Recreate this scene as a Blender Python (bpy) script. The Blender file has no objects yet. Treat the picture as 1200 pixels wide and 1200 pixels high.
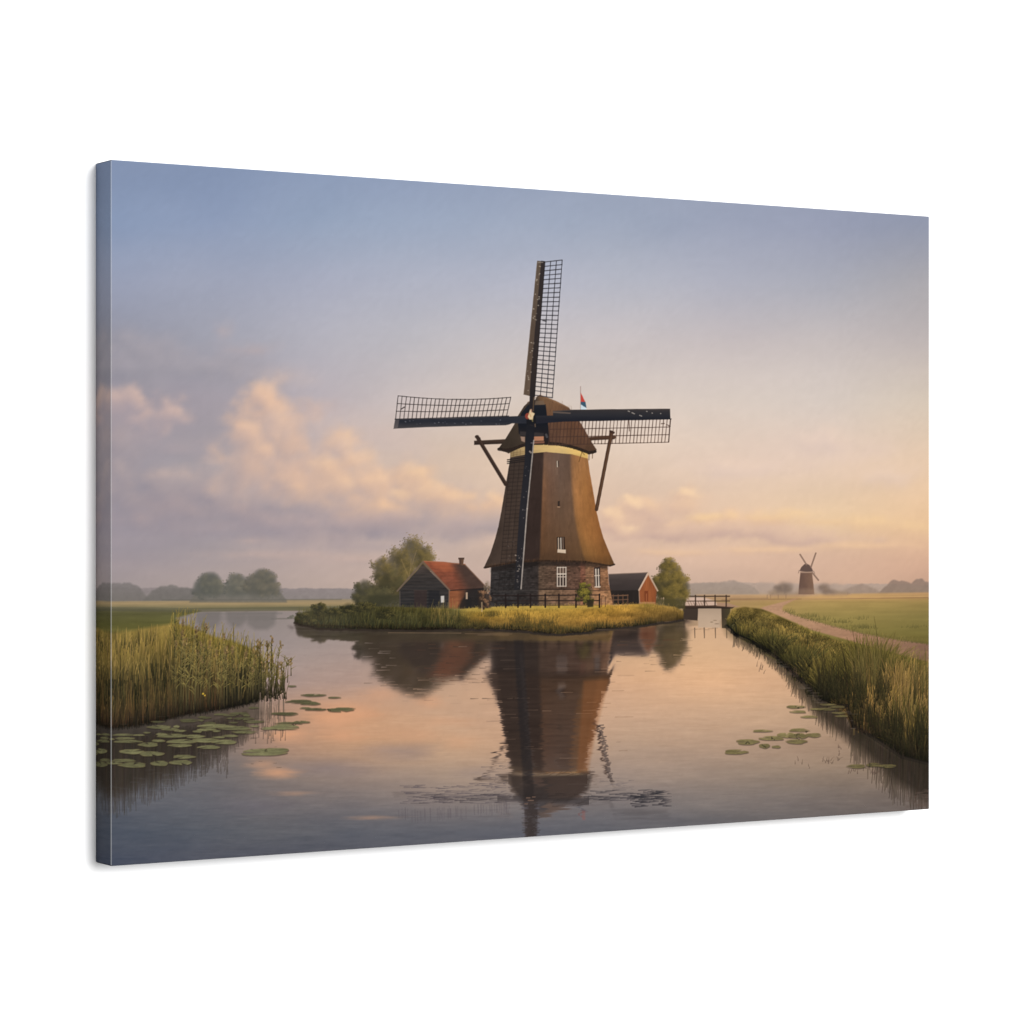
import bpy, math
import numpy as np

# A gallery-wrapped canvas (36 x 24 in, 1.25 in deep) hung on a white studio wall.
# World axes: the wall runs along X, +Y goes into the wall, Z is up.
CW, CH, CD = 0.9144, 0.6096, 0.0320          # canvas width, height, depth in metres
CZ = 1.45                                    # height of the canvas centre
scene = bpy.context.scene

# ------------------------------------------------------------------ camera
# solved from the print's four corners: depth of its left and right edge along the view axis
FPX = 3409.0                                 # focal length in units of a 1200-wide frame
Z_L, Z_R = FPX / 828.0 * CH, FPX / 694.5 * CH
X_L, X_R = (130.0 - 600.0) / FPX * Z_L, (1089.0 - 600.0) / FPX * Z_R
UX, UZ = X_R - X_L, Z_R - Z_L
LEN = math.hypot(UX, UZ)
UX, UZ = UX / LEN, UZ / LEN                  # direction of the canvas seen from the camera
CW = LEN
cam_x = -CW / 2 - (X_L * UX + Z_L * UZ)
cam_y = -(-X_L * UZ + Z_L * UX)
cam_d = bpy.data.cameras.new('camera')
cam = bpy.data.objects.new('camera', cam_d)
scene.collection.objects.link(cam)
cam_z = CZ + 1.0 / FPX * (Z_L + Z_R) / 2
cam.location = (cam_x, cam_y, cam_z)
cam.rotation_euler = (math.pi / 2, 0, -math.atan2(UZ, UX))
cam_d.sensor_width = 36.0
cam_d.lens = 36.0 * FPX / 1200.0
cam_d.clip_start, cam_d.clip_end = 0.1, 60.0
scene.camera = cam

# ------------------------------------------------------------------ soft white studio light
world = bpy.data.worlds.new('World')
scene.world = world
world.use_nodes = True
world.node_tree.nodes['Background'].inputs[0].default_value = (1, 1, 1, 1)
world.node_tree.nodes['Background'].inputs[1].default_value = 0.62
key_d = bpy.data.lights.new('softbox', 'AREA')
key_d.shape, key_d.size, key_d.energy = 'DISK', 5.0, 1000.0
key = bpy.data.objects.new('softbox', key_d)
scene.collection.objects.link(key)
key.location = (1.9, -8.0, CZ + 1.9)
key.rotation_euler = (math.atan2(8.0, 1.9), 0, math.atan2(1.9, 8.0))
scene.view_settings.view_transform = 'Standard'
scene.view_settings.look = 'None'
scene.view_settings.exposure = 0.0
scene.view_settings.gamma = 1.0
scene.view_settings.use_curve_mapping = False
E_FRONT = 1.90                               # light falling on the print, relative to a white surface showing 1.0


def add_object(name, me, parent=None):
    o = bpy.data.objects.new(name, me)
    scene.collection.objects.link(o)
    o.parent = parent
    return o


def wall_material():
    m = bpy.data.materials.new('white_wall_paint')
    m.use_nodes = True
    nt = m.node_tree
    b = nt.nodes['Principled BSDF']
    b.inputs['Roughness'].default_value = 0.9
    b.inputs['Specular IOR Level'].default_value = 0.1
    n = nt.nodes.new('ShaderNodeTexNoise')
    n.inputs['Scale'].default_value = 60
    r = nt.nodes.new('ShaderNodeValToRGB')
    r.color_ramp.elements[0].color = (0.86, 0.86, 0.86, 1)
    r.color_ramp.elements[1].color = (0.90, 0.90, 0.90, 1)
    nt.links.new(n.outputs['Fac'], r.inputs['Fac'])
    nt.links.new(r.outputs['Color'], b.inputs['Base Color'])
    return m


def canvas_material(ink):
    """cotton canvas carrying a printed pigment: ink colour x thread variation, woven bump"""
    m = bpy.data.materials.new('printed_canvas')
    m.use_nodes = True
    nt = m.node_tree
    b = nt.nodes['Principled BSDF']
    b.inputs['Roughness'].default_value = 0.85
    b.inputs['Specular IOR Level'].default_value = 0.0
    at = nt.nodes.new('ShaderNodeAttribute')
    at.attribute_name = ink
    tc = nt.nodes.new('ShaderNodeTexCoord')
    weave = []
    for d in ('X', 'Z'):
        w = nt.nodes.new('ShaderNodeTexWave')
        w.wave_type, w.bands_direction = 'BANDS', d
        w.inputs['Scale'].default_value = 420.0
        w.inputs['Distortion'].default_value = 1.5
        nt.links.new(tc.outputs['Object'], w.inputs['Vector'])
        weave.append(w)
    mx = nt.nodes.new('ShaderNodeMath')
    mx.operation = 'ADD'
    nt.links.new(weave[0].outputs['Fac'], mx.inputs[0])
    nt.links.new(weave[1].outputs['Fac'], mx.inputs[1])
    nz = nt.nodes.new('ShaderNodeTexNoise')
    nz.inputs['Scale'].default_value = 900.0
    nt.links.new(tc.outputs['Object'], nz.inputs['Vector'])
    mr = nt.nodes.new('ShaderNodeMapRange')
    mr.inputs['To Min'].default_value = 0.985
    mr.inputs['To Max'].default_value = 1.015
    nt.links.new(nz.outputs['Fac'], mr.inputs['Value'])
    mul = nt.nodes.new('ShaderNodeVectorMath')
    mul.operation = 'SCALE'
    nt.links.new(at.outputs['Color'], mul.inputs[0])
    nt.links.new(mr.outputs['Result'], mul.inputs['Scale'])
    nt.links.new(mul.outputs['Vector'], b.inputs['Base Color'])
    bp = nt.nodes.new('ShaderNodeBump')
    bp.inputs['Strength'].default_value = 0.06
    bp.inputs['Distance'].default_value = 0.0002
    nt.links.new(mx.outputs['Value'], bp.inputs['Height'])
    nt.links.new(bp.outputs['Normal'], b.inputs['Normal'])
    return m


# ------------------------------------------------------------------ the wall behind
wm = bpy.data.meshes.new('studio_wall')
wx, wz = 4.0, 2.6
wm.from_pydata([(-wx, CD, CZ - wz), (wx, CD, CZ - wz), (wx, CD, CZ + wz), (-wx, CD, CZ + wz),
                (-wx, CD + .1, CZ - wz), (wx, CD + .1, CZ - wz), (wx, CD + .1, CZ + wz), (-wx, CD + .1, CZ + wz)], [],
               [(0, 1, 2, 3), (4, 7, 6, 5), (0, 4, 5, 1), (1, 5, 6, 2), (2, 6, 7, 3), (3, 7, 4, 0)])
wm.materials.append(wall_material())
wall = add_object('wall', wm)
wall['kind'] = 'structure'
wall['label'] = 'plain white studio wall behind the canvas print'
wall['category'] = 'wall'

# ---------------------------------------------------------------- the printed picture, drawn with numpy
# The picture is drawn as ink on a flat sheet: every pigment value ends up as the colour of the
# canvas surface itself.  Drawing units are millimetre-like sheet units measured on the print.
S = 2
X0, Y0, X1, Y1 = 110.0, 180.0, 1096.0, 1022.0
W, H = int((X1 - X0) * S), int((Y1 - Y0) * S)
rng = np.random.default_rng(7)
img = np.zeros((H, W, 3), np.float32)
cov = np.zeros((H, W), np.float32)          # how much of the ink is something other than sky
ids = np.zeros((H, W), np.int16)
GX = (X0 + np.arange(W) / S).astype(np.float32)
GY = (Y0 + np.arange(H) / S).astype(np.float32)
PARTS = []                                  # (name, parent index or None, label)


def part(name, parent=None, label=None):
    PARTS.append((name, parent, label))
    return len(PARTS) - 1


def A(*v):
    return np.array(v, np.float32)


def box1(a, r, ax):
    if r < 1:
        return a
    pad = [(0, 0)] * a.ndim
    pad[ax] = (r + 1, r)
    c = np.cumsum(np.pad(a, pad, mode='edge').astype(np.float64), axis=ax)
    n = a.shape[ax]
    hi = np.take(c, np.arange(2 * r + 1, 2 * r + 1 + n), axis=ax)
    lo = np.take(c, np.arange(0, n), axis=ax)
    return ((hi - lo) / (2 * r + 1)).astype(np.float32)


def blur(a, sx, sy=None):
    sy = sx if sy is None else sy
    for _ in range(3):
        a = box1(a, int(round(sx * S)), 1)
        a = box1(a, int(round(sy * S)), 0)
    return a


def noise(X, Y, sx, sy, seed, octs=4, gain=0.5):
    out = np.zeros(np.broadcast(X, Y).shape, np.float32)
    amp, tot = 1.0, 0.0
    for o in range(octs):
        r = np.random.default_rng(seed * 31 + o)
        g = r.random((257, 257)).astype(np.float32)
        fx = X * (2 ** o) / sx + 17.3 * o
        fy = Y * (2 ** o) / sy + 9.1 * o
        ix, iy = np.floor(fx), np.floor(fy)
        tx, ty = fx - ix, fy - iy
        tx = tx * tx * (3 - 2 * tx)
        ty = ty * ty * (3 - 2 * ty)
        ix = ix.astype(np.int32) % 256
        iy = iy.astype(np.int32) % 256
        n = (g[iy, ix] * (1 - tx) + g[iy, ix + 1] * tx) * (1 - ty) + \
            (g[iy + 1, ix] * (1 - tx) + g[iy + 1, ix + 1] * tx) * ty
        out += amp * n
        tot += amp
        amp *= gain
    return out / tot * 2 - 1


def sstep(a, b, x):
    t = np.clip((x - a) / (b - a), 0, 1)
    return t * t * (3 - 2 * t)


def window(x0, y0, x1, y1):
    c0, c1 = max(0, int((x0 - X0) * S)), min(W, int((x1 - X0) * S) + 2)
    r0, r1 = max(0, int((y0 - Y0) * S)), min(H, int((y1 - Y0) * S) + 2)
    return r0, r1, c0, c1


def lay(r0, r1, c0, c1, a, col, pid, mark=True):
    if r1 <= r0 or c1 <= c0:
        return
    v = img[r0:r1, c0:c1]
    v += (col - v) * a[..., None]
    if mark:
        cv = cov[r0:r1, c0:c1]
        cv += (1 - cv) * a
    if pid is not None:
        ids[r0:r1, c0:c1][a > 0.5] = pid


def poly(pts, col, pid=None, alpha=1.0, soft=0.7, tex=0.0, tsx=3.0, tsy=3.0, seed=1, mark=True):
    """filled outline; col is one colour or a function of the sheet coordinates"""
    p = np.array(pts, np.float32)
    m = soft + 1
    r0, r1, c0, c1 = window(p[:, 0].min() - m, p[:, 1].min() - m, p[:, 0].max() + m, p[:, 1].max() + m)
    if r1 <= r0 or c1 <= c0:
        return
    X, Y = np.meshgrid(GX[c0:c1], GY[r0:r1])
    d2 = np.full(X.shape, 1e9, np.float32)
    inside = np.zeros(X.shape, bool)
    q = np.roll(p, -1, 0)
    for (ax, ay), (bx, by) in zip(p, q):
        ex, ey = bx - ax, by - ay
        L = ex * ex + ey * ey + 1e-9
        t = np.clip(((X - ax) * ex + (Y - ay) * ey) / L, 0, 1)
        d2 = np.minimum(d2, (X - ax - t * ex) ** 2 + (Y - ay - t * ey) ** 2)
        if ay != by:
            inside ^= ((ay > Y) != (by > Y)) & (X < ex * (Y - ay) / (by - ay) + ax)
    d = np.sqrt(d2)
    a = np.clip(0.5 + np.where(inside, d, -d) / soft, 0, 1) * alpha
    c = col(X, Y) if callable(col) else np.broadcast_to(A(*col), X.shape + (3,))
    if tex:
        c = c * (1 + tex * noise(X, Y, tsx, tsy, seed, 3))[..., None]
    lay(r0, r1, c0, c1, a, c, pid, mark)


def line(x0, y0, x1, y1, w, col, pid=None, alpha=1.0, w1=None, mark=True):
    w1 = w if w1 is None else w1
    m = max(w, w1) + 1
    r0, r1, c0, c1 = window(min(x0, x1) - m, min(y0, y1) - m, max(x0, x1) + m, max(y0, y1) + m)
    if r1 <= r0 or c1 <= c0:
        return
    X, Y = np.meshgrid(GX[c0:c1], GY[r0:r1])
    ex, ey = x1 - x0, y1 - y0
    t = np.clip(((X - x0) * ex + (Y - y0) * ey) / (ex * ex + ey * ey + 1e-9), 0, 1)
    d = np.hypot(X - x0 - t * ex, Y - y0 - t * ey)
    a = np.clip((w + (w1 - w) * t) / 2 - d + 0.35, 0, 0.7) / 0.7 * alpha
    a *= min(1.0, max(w, w1) / 0.7)
    lay(r0, r1, c0, c1, a, A(*col), pid, mark)


def grad(stops, axis='y'):
    """colour running through stops [(position, colour), ...]"""
    ps = [s[0] for s in stops]
    cs = np.array([s[1] for s in stops], np.float32)

    def f(X, Y):
        v = Y if axis == 'y' else X
        return np.stack([np.interp(v, ps, cs[:, k]) for k in range(3)], -1).astype(np.float32)
    return f


def field(xs, ys, rows):
    """colour sheet interpolated between swatches"""
    t = np.array(rows, np.float32)

    def f(X, Y):
        fx = np.interp(X, xs, np.arange(len(xs)))
        fy = np.interp(Y, ys, np.arange(len(ys)))
        ix = np.minimum(fx.astype(int), len(xs) - 2)
        iy = np.minimum(fy.astype(int), len(ys) - 2)
        u, v = (fx - ix)[..., None], (fy - iy)[..., None]
        return ((t[iy, ix] * (1 - u) + t[iy, ix + 1] * u) * (1 - v) +
                (t[iy + 1, ix] * (1 - u) + t[iy + 1, ix + 1] * u) * v).astype(np.float32)
    return f


def put(r, c, a, col, pid, mark=True):
    k = (a > 0.02) & (r >= 0) & (r < H) & (c >= 0) & (c < W)
    r, c, a, col = r[k], c[k], a[k], col[k]
    o = np.argsort(a, kind='stable')
    r, c, a, col = r[o], c[o], a[o], col[o]
    b = img[r, c]
    img[r, c] = b + (col - b) * a[:, None]
    if mark:
        cov[r, c] = cov[r, c] + (1 - cov[r, c]) * a
    if pid is not None:
        k = a > 0.5
        ids[r[k], c[k]] = pid


def blades(xb, yb, h, lean, w, cb, ct, pid, alpha=1.0, chunk=48, bend=1.8, mark=True, pw=0.8):
    """grass blades / reeds, painted from far to near"""
    xb, yb, h, lean, w = [np.asarray(v, np.float32) for v in (xb, yb, h, lean, w)]
    cb, ct = np.asarray(cb, np.float32), np.asarray(ct, np.float32)
    o = np.argsort(yb, kind='stable')
    xb, yb, h, lean, w, cb, ct = xb[o], yb[o], h[o], lean[o], w[o], cb[o], ct[o]
    for s in range(0, len(xb), chunk):
        e = slice(s, s + chunk)
        K = max(3, int(np.abs(h[e]).max() * S * 1.15) + 1)
        t = np.linspace(0, 1, K, dtype=np.float32)[None, :]
        x = xb[e, None] + lean[e, None] * t ** bend
        y = yb[e, None] - h[e, None] * t
        ww = w[e, None] * (1 - 0.75 * t)
        col = cb[e, None, :] + (ct[e] - cb[e])[:, None, :] * (t ** pw)[..., None]
        cc = np.round((x - X0) * S).astype(np.int32)
        rr = np.round((y - Y0) * S).astype(np.int32)
        R, C, AA, CC = [], [], [], []
        for k in (-2, -1, 0, 1, 2):
            d = np.abs((cc + k) / S + X0 - x)
            a = np.clip((ww / 2 - d) * S + 0.6, 0, 1) * alpha
            R.append(rr.ravel()); C.append((cc + k).ravel()); AA.append(a.ravel())
            CC.append(col.reshape(-1, 3))
        put(np.concatenate(R), np.concatenate(C), np.concatenate(AA), np.concatenate(CC), pid, mark)


def dabs(x, y, rx, ry, col, pid, alpha=1.0, chunk=60, mark=True):
    x, y, rx, ry = [np.broadcast_to(np.asarray(v, np.float32), np.shape(x)) for v in (x, y, rx, ry)]
    col = np.asarray(col, np.float32)
    for s in range(0, len(x), chunk):
        e = slice(s, s + chunk)
        mx, my = int(rx[e].max() * S) + 1, int(ry[e].max() * S) + 1
        ox, oy = np.meshgrid(np.arange(-mx, mx + 1), np.arange(-my, my + 1))
        cc = np.round((x[e] - X0) * S).astype(np.int32)[:, None] + ox.ravel()[None]
        rr = np.round((y[e] - Y0) * S).astype(np.int32)[:, None] + oy.ravel()[None]
        d = np.hypot((cc / S + X0 - x[e, None]) / rx[e, None], (rr / S + Y0 - y[e, None]) / ry[e, None])
        a = np.clip((1.15 - d) * 2.2, 0, 1) * alpha
        put(rr.ravel(), cc.ravel(), a.ravel().astype(np.float32),
            np.repeat(col[e], ox.size, 0).astype(np.float32), pid, mark)


def ellipse(cx, cy, rx, ry, n=26, notch=None, jit=0.0):
    t = np.linspace(0, 2 * np.pi, n, endpoint=False)
    k = 1 + jit * np.sin(3 * t + cx) + jit * 0.6 * np.sin(5 * t + cy)
    p = [(cx + rx * math.cos(a) * b, cy + ry * math.sin(a) * b) for a, b in zip(t, k)]
    if notch is not None:
        p[notch % n] = (cx + 0.15 * rx * math.cos(t[notch % n]), cy + 0.15 * ry * math.sin(t[notch % n]))
    return p


def jitter(col, n, amt=10, r=None):
    r = r or rng
    c = np.tile(A(*col), (n, 1))
    return c * (1 + r.normal(0, amt / 100, (n, 1))) + r.normal(0, 1.5, (n, 3))


def crown(blobs, n, dark, lit, pid, leaf=1.1, sun=(0.75, -0.65), alpha=0.85, wob=0.3, seed=3, base=0.75):
    """a tree crown: clusters of leaf dabs inside several lobes, lit from the right"""
    r = np.random.default_rng(seed)
    tot = sum(b[2] * b[3] for b in blobs)
    xs, ys, sh = [], [], []
    for (cx, cy, rx, ry) in blobs:
        m = int(n * rx * ry / tot)
        nc = max(4, m // 28)
        ta, tr = r.random(nc) * 6.283, np.sqrt(r.random(nc)) * 0.92
        kx, ky = cx + rx * tr * np.cos(ta), cy + ry * tr * np.sin(ta)
        j = r.integers(0, nc, m)
        gx = kx[j] + r.normal(0, rx * 0.15, m)
        gy = ky[j] + r.normal(0, ry * 0.13, m)
        s = ((gx - cx) / rx * sun[0] + (gy - cy) / ry * sun[1]) * 0.55
        s += ((gx - kx[j]) / rx * sun[0] + (gy - ky[j]) / ry * sun[1]) * 2.2
        s += r.normal(0, 0.18, m) + r.normal(0, 0.22, nc)[j]
        xs.append(gx); ys.append(gy); sh.append(s)
        q = ellipse(cx, cy, rx * base, ry * base, 22, None, wob * 0.3)
        poly(q, dark, pid, 0.72, soft=5.5)
    xs, ys, sh = np.concatenate(xs), np.concatenate(ys), np.concatenate(sh)
    o = np.argsort(sh + r.normal(0, 0.35, len(sh)))
    xs, ys, sh = xs[o], ys[o], sh[o]
    t = np.clip(0.42 + 0.75 * sh, 0, 1)[:, None]
    col = A(*dark) * (1 - t) + A(*lit) * t
    col = col * (1 + r.normal(0, 0.07, (len(xs), 1)))
    dabs(xs, ys, leaf * (0.6 + 0.7 * r.random(len(xs))), leaf * (0.5 + 0.6 * r.random(len(xs))), col, pid, alpha)


def soften(x0, y0, x1, y1, s, mix=1.0, only=None):
    r0, r1, c0, c1 = window(x0, y0, x1, y1)
    v = img[r0:r1, c0:c1]
    b = blur(v, s, s)
    m = np.full(v.shape[:2], mix, np.float32)
    if only is not None:
        m = m * blur((ids[r0:r1, c0:c1] == only).astype(np.float32), s, s).clip(0, 1)
    v += (b - v) * m[..., None]


# ------------------------------------------------------------------ sky
SKY = part('printed_sky', None, 'dawn sky, blue fading to peach with soft clouds')
XX, YY = np.meshgrid(GX, GY)
sky_cols = [130, 250, 370, 490, 610, 730, 850, 970, 1089]
sky_rows = [195, 260, 330, 400, 470, 540, 610, 655, 690]
sky_tab = [
    [(133, 148, 177), (136, 151, 180), (141, 156, 184), (146, 159, 185), (149, 160, 184), (150, 160, 182), (148, 157, 178), (148, 156, 175), (142, 149, 171)],
    [(142, 158, 187), (145, 159, 187), (152, 166, 190), (160, 172, 194), (162, 172, 192), (160, 169, 188), (156, 163, 183), (152, 158, 179), (147, 153, 172)],
    [(155, 162, 184), (163, 168, 187), (170, 174, 192), (177, 180, 195), (181, 183, 197), (181, 183, 195), (178, 179, 192), (172, 173, 184), (171, 168, 172)],
    [(152, 152, 165), (164, 164, 176), (180, 178, 188), (192, 188, 193), (200, 193, 194), (203, 194, 194), (200, 190, 190), (196, 187, 186), (192, 182, 180)],
    [(162, 153, 162), (166, 158, 166), (188, 178, 183), (207, 194, 190), (216, 201, 190), (217, 203, 193), (217, 203, 193), (214, 201, 192), (211, 196, 180)],
    [(157, 150, 159), (168, 160, 164), (198, 179, 173), (215, 191, 173), (226, 200, 177), (228, 204, 184), (230, 205, 186), (231, 205, 186), (230, 201, 174)],
    [(151, 146, 157), (160, 153, 160), (183, 167, 166), (203, 182, 170), (215, 186, 165), (224, 192, 168), (229, 197, 169), (235, 203, 166), (234, 196, 156)],
    [(161, 150, 155), (169, 156, 156), (187, 167, 161), (198, 175, 164), (207, 180, 164), (214, 183, 163), (217, 183, 161), (219, 182, 158), (212, 172, 146)],
    [(163, 151, 150), (170, 155, 151), (183, 164, 155), (191, 167, 156), (197, 171, 158), (204, 175, 158), (208, 176, 155), (211, 175, 150), (202, 163, 139)],
]
img[:] = blur(field(sky_cols, sky_rows, sky_tab)(XX, YY), 9, 7)
n1 = noise(XX + 0.6 * YY, YY, 120, 55, 11, 5)
n2 = noise(XX, YY, 160, 26, 12, 5)
img += (n1 * (5.0 + 5.0 * sstep(380, 560, YY)))[..., None] * A(1.0, 0.85, 0.7)
img += (n2 * 9.0 * sstep(480, 620, YY))[..., None] * A(1.0, 0.75, 0.5)


def clouds(blobs, lit, shade, edge, alpha, seed, sc=26.0, sh_depth=16.0, below=1.0):
    """heaped clouds: lobes roughened by noise, lit from the upper right"""
    q = np.array(blobs)
    m0, m1 = 1.9 * q[:, 2], 1.9 * q[:, 3]
    r0, r1, c0, c1 = window((q[:, 0] - m0).min(), (q[:, 1] - m1).min(), (q[:, 0] + m0).max(), min(720, (q[:, 1] + m1).max()))
    X, Y = np.meshgrid(GX[c0:c1], GY[r0:r1])
    D = np.full(X.shape, -1.0, np.float32)
    wx = noise(X, Y, sc, sc * 0.8, seed, 5, 0.58)
    wy = noise(X, Y, sc, sc * 0.8, seed + 1, 5, 0.58)
    for (cx, cy, rx, ry, g) in blobs:
        px, py = (X + wx * rx * 0.6 - cx) / rx, (Y + wy * ry * 0.6 - cy) / ry
        py = np.where(py > 0, py * below, py)
        D = np.maximum(D, g * (1 - np.sqrt(px * px + py * py)))
    D = D + 0.13 * noise(X, Y, sc * 0.5, sc * 0.4, seed + 2, 5, 0.55)
    a = blur(sstep(-0.02, edge, D), 1.0, 1.0) * alpha
    B = blur(np.clip(D, -0.3, 1), 4, 4)
    dx, dy = int(5 * S), int(6 * S)
    L = B - np.roll(np.roll(B, dy, 0), -dx, 1)
    L = np.clip(0.5 + 1.7 * L + 0.22 * wx, 0, 1)
    L = blur(L, 1.2, 1.2)[..., None]
    col = A(*shade) * (1 - L) + A(*lit) * L
    v = img[r0:r1, c0:c1]
    v += (col - v) * a[..., None]


# grey-mauve mass low on the left
clouds([(190, 575, 130, 52, 1), (330, 590, 150, 50, 1), (455, 605, 120, 36, 1), (130, 520, 70, 60, .9), (560, 612, 80, 22, .8)],
       (190, 172, 168), (144, 138, 150), 0.7, 0.72, 41, 42)
clouds([(165, 428, 120, 46, 1), (250, 428, 95, 38, .9), (140, 400, 70, 30, .8), (300, 440, 60, 24, .7)], (180, 171, 176), (146, 144, 154), 0.8, 0.68, 45, 40)
clouds([(330, 560, 120, 46, 1), (430, 575, 110, 40, 1), (520, 590, 90, 30, .9)], (214, 186, 172), (184, 167, 166), 0.9, 0.7, 46, 40)
clouds([(160, 510, 70, 26, .8), (230, 525, 70, 22, .8)], (182, 166, 168), (156, 149, 158), 0.9, 0.5, 47, 34)
# sunlit heaps
clouds([(310, 480, 46, 44, 1), (338, 505, 48, 48, 1), (296, 520, 56, 44, 1), (285, 548, 54, 38, .9), (335, 555, 54, 38, .9)],
       (236, 195, 167), (184, 164, 161), 0.8, 0.85, 51, 30, below=.75)
clouds([(310, 466, 24, 22, 1), (326, 490, 22, 26, 1), (292, 503, 22, 18, .9), (312, 525, 24, 16, .8)],
       (240, 200, 170), (208, 177, 163), 0.75, 0.7, 52, 16, below=.85)
clouds([(408, 530, 46, 40, 1), (390, 558, 62, 38, 1), (440, 570, 52, 34, 1), (360, 570, 44, 30, .8), (420, 590, 70, 24, .8)],
       (239, 198, 166), (194, 169, 160), 0.85, 0.88, 55, 28, below=.75)
clouds([(405, 514, 24, 20, 1), (420, 536, 30, 20, 1), (384, 545, 30, 18, .9), (440, 562, 32, 16, .9), (400, 566, 30, 14, .8)],
       (243, 204, 170), (216, 183, 163), 0.75, 0.68, 56, 16, below=.85)
clouds([(488, 566, 38, 34, 1), (515, 588, 56, 26, .9), (462, 592, 46, 24, .9), (575, 590, 34, 20, .9), (545, 598, 50, 18, .8)],
       (239, 198, 163), (196, 170, 160), 0.85, 0.86, 59, 26, below=.75)
clouds([(487, 552, 22, 18, 1), (505, 572, 30, 14, .9), (470, 580, 26, 12, .8), (535, 582, 30, 10, .8), (578, 582, 16, 10, .8)],
       (244, 205, 168), (218, 185, 163), 0.75, 0.68, 60, 15, below=.85)
clouds([(196, 480, 30, 26, 1), (148, 466, 34, 20, .9), (170, 484, 38, 20, .8), (128, 460, 20, 14, .7)], (218, 187, 174), (172, 158, 164), 0.8, 0.75, 63, 22, below=.75)
clouds([(205, 557, 44, 16, .9), (245, 543, 16, 11, .9)], (204, 180, 170), (166, 156, 162), 0.9, 0.5, 67, 20)
clouds([(372, 478, 44, 16, .8), (262, 385, 20, 20, .7), (290, 408, 48, 14, .7)], (204, 178, 170), (180, 166, 172), 0.95, 0.42, 69, 22)
clouds([(170, 600, 120, 34, 1), (300, 612, 140, 28, 1), (430, 620, 130, 24, 1), (530, 622, 80, 18, .9)], (186, 165, 162), (150, 141, 151), 0.9, 0.6, 85, 44)
clouds([(380, 500, 90, 30, .8), (450, 520, 90, 30, .8), (330, 440, 80, 22, .7)], (216, 192, 182), (200, 184, 182), 0.95, 0.5, 86, 40)
# low band right of the mill
clouds([(726, 612, 34, 24, 1), (752, 598, 34, 22, .9), (800, 588, 40, 20, .8), (850, 612, 90, 18, .9), (790, 616, 50, 16, .9)], (243, 204, 168), (202, 170, 158), 0.65, 0.72, 73, 22)
clouds([(718, 602, 18, 12, 1), (742, 588, 18, 11, .9), (735, 622, 20, 10, .9), (805, 578, 22, 9, .8)], (252, 216, 176), (216, 182, 162), 0.5, 0.75, 74, 12)
clouds([(800, 622, 110, 14, .9), (905, 622, 100, 14, .9), (960, 632, 90, 10, .8), (770, 608, 20, 10, .8), (860, 616, 40, 9, .9)], (226, 192, 168), (194, 164, 156), 0.6, 0.72, 77, 24)
clouds([(835, 606, 40, 8, .9), (905, 608, 60, 8, .9), (960, 612, 50, 7, .8), (1010, 612, 70, 11, .8), (1060, 620, 70, 14, .8), (930, 602, 60, 8, .7)], (246, 208, 160), (224, 186, 152), 0.75, 0.65, 79, 24)
clouds([(900, 644, 120, 6, .8), (1020, 640, 90, 7, .8), (780, 648, 80, 6, .7)], (240, 200, 160), (208, 172, 150), 0.7, 0.6, 80, 34)
clouds([(960, 520, 120, 26, .8), (860, 545, 120, 22, .8), (1040, 560, 70, 22, .7)], (242, 214, 194), (214, 192, 186), 0.8, 0.5, 84, 36)
clouds([(250, 622, 130, 13, .8), (330, 615, 60, 9, .7), (440, 640, 130, 11, .7), (180, 636, 90, 10, .8)], (174, 159, 162), (146, 141, 153), 0.9, 0.5, 81, 40)
clouds([(300, 650, 120, 8, .8), (420, 655, 120, 7, .8), (290, 634, 50, 6, .7)], (206, 178, 166), (184, 164, 160), 0.9, 0.5, 82, 40)
clouds([(470, 606, 60, 12, .8), (540, 612, 60, 12, .8), (400, 612, 60, 10, .7)], (200, 176, 168), (178, 160, 162), 0.9, 0.55, 83, 26)
ids[:] = SKY
sky_only = img.copy()

# ------------------------------------------------------------------ far shore, haze, fields
FAR = part('printed_far_woods', None, 'hazy grey woods along the left horizon')
FAR_R = part('printed_far_woods', None, 'hazy warm grey woods along the right horizon')
def woods(x0, x1, top, amp, ybot, col_top, col_bot, seed, sc, alpha=1.0, soft=1.6):
    xs = np.linspace(x0, x1, int((x1 - x0) / 1.6))
    n = noise(xs, xs * 0 + 3.3, sc, 10, seed, 4, 0.55)
    t = np.interp(xs, [p[0] for p in top], [p[1] for p in top]) - amp * n
    poly(list(zip(xs, t)) + [(x1, ybot), (x0, ybot)], grad([(min(t), col_top), (ybot, col_bot)]), FAR if x1 < 600 else FAR_R, alpha, soft, 0.05, 4, 3, seed)
woods(100, 430, [(100, 688), (300, 690), (430, 689)], 2.2, 706, (142, 131, 131), (134, 126, 122), 91, 12, 0.85)
woods(90, 178, [(90, 688), (116, 685), (136, 684), (152, 683), (163, 688), (178, 705)], 2.6, 706, (126, 119, 117), (118, 112, 106), 92, 7, 0.8, 2.4)
woods(166, 240, [(166, 706), (178, 692), (190, 687), (200, 685), (214, 688), (228, 691), (240, 700)], 2.6, 706, (120, 114, 110), (112, 107, 101), 93, 6.5, 0.8, 2.4)
woods(750, 1100, [(750, 685), (860, 682.5), (960, 684), (1100, 685)], 1.8, 700, (180, 158, 144), (172, 150, 132), 94, 7, 0.85)
woods(796, 892, [(796, 692), (806, 684), (830, 683), (850, 681), (862, 680), (872, 683), (884, 688), (892, 697)], 1.8, 700, (162, 144, 132), (158, 139, 122), 95, 4.5, 0.75, 2.2)
woods(1028, 1106, [(1028, 697), (1036, 688), (1046, 680), (1060, 681), (1068, 684), (1074, 678), (1080, 678), (1085, 682), (1106, 681)], 1.6, 697, (142, 120, 108), (142, 120, 102), 96, 4.5, 0.8, 2.0)
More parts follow.
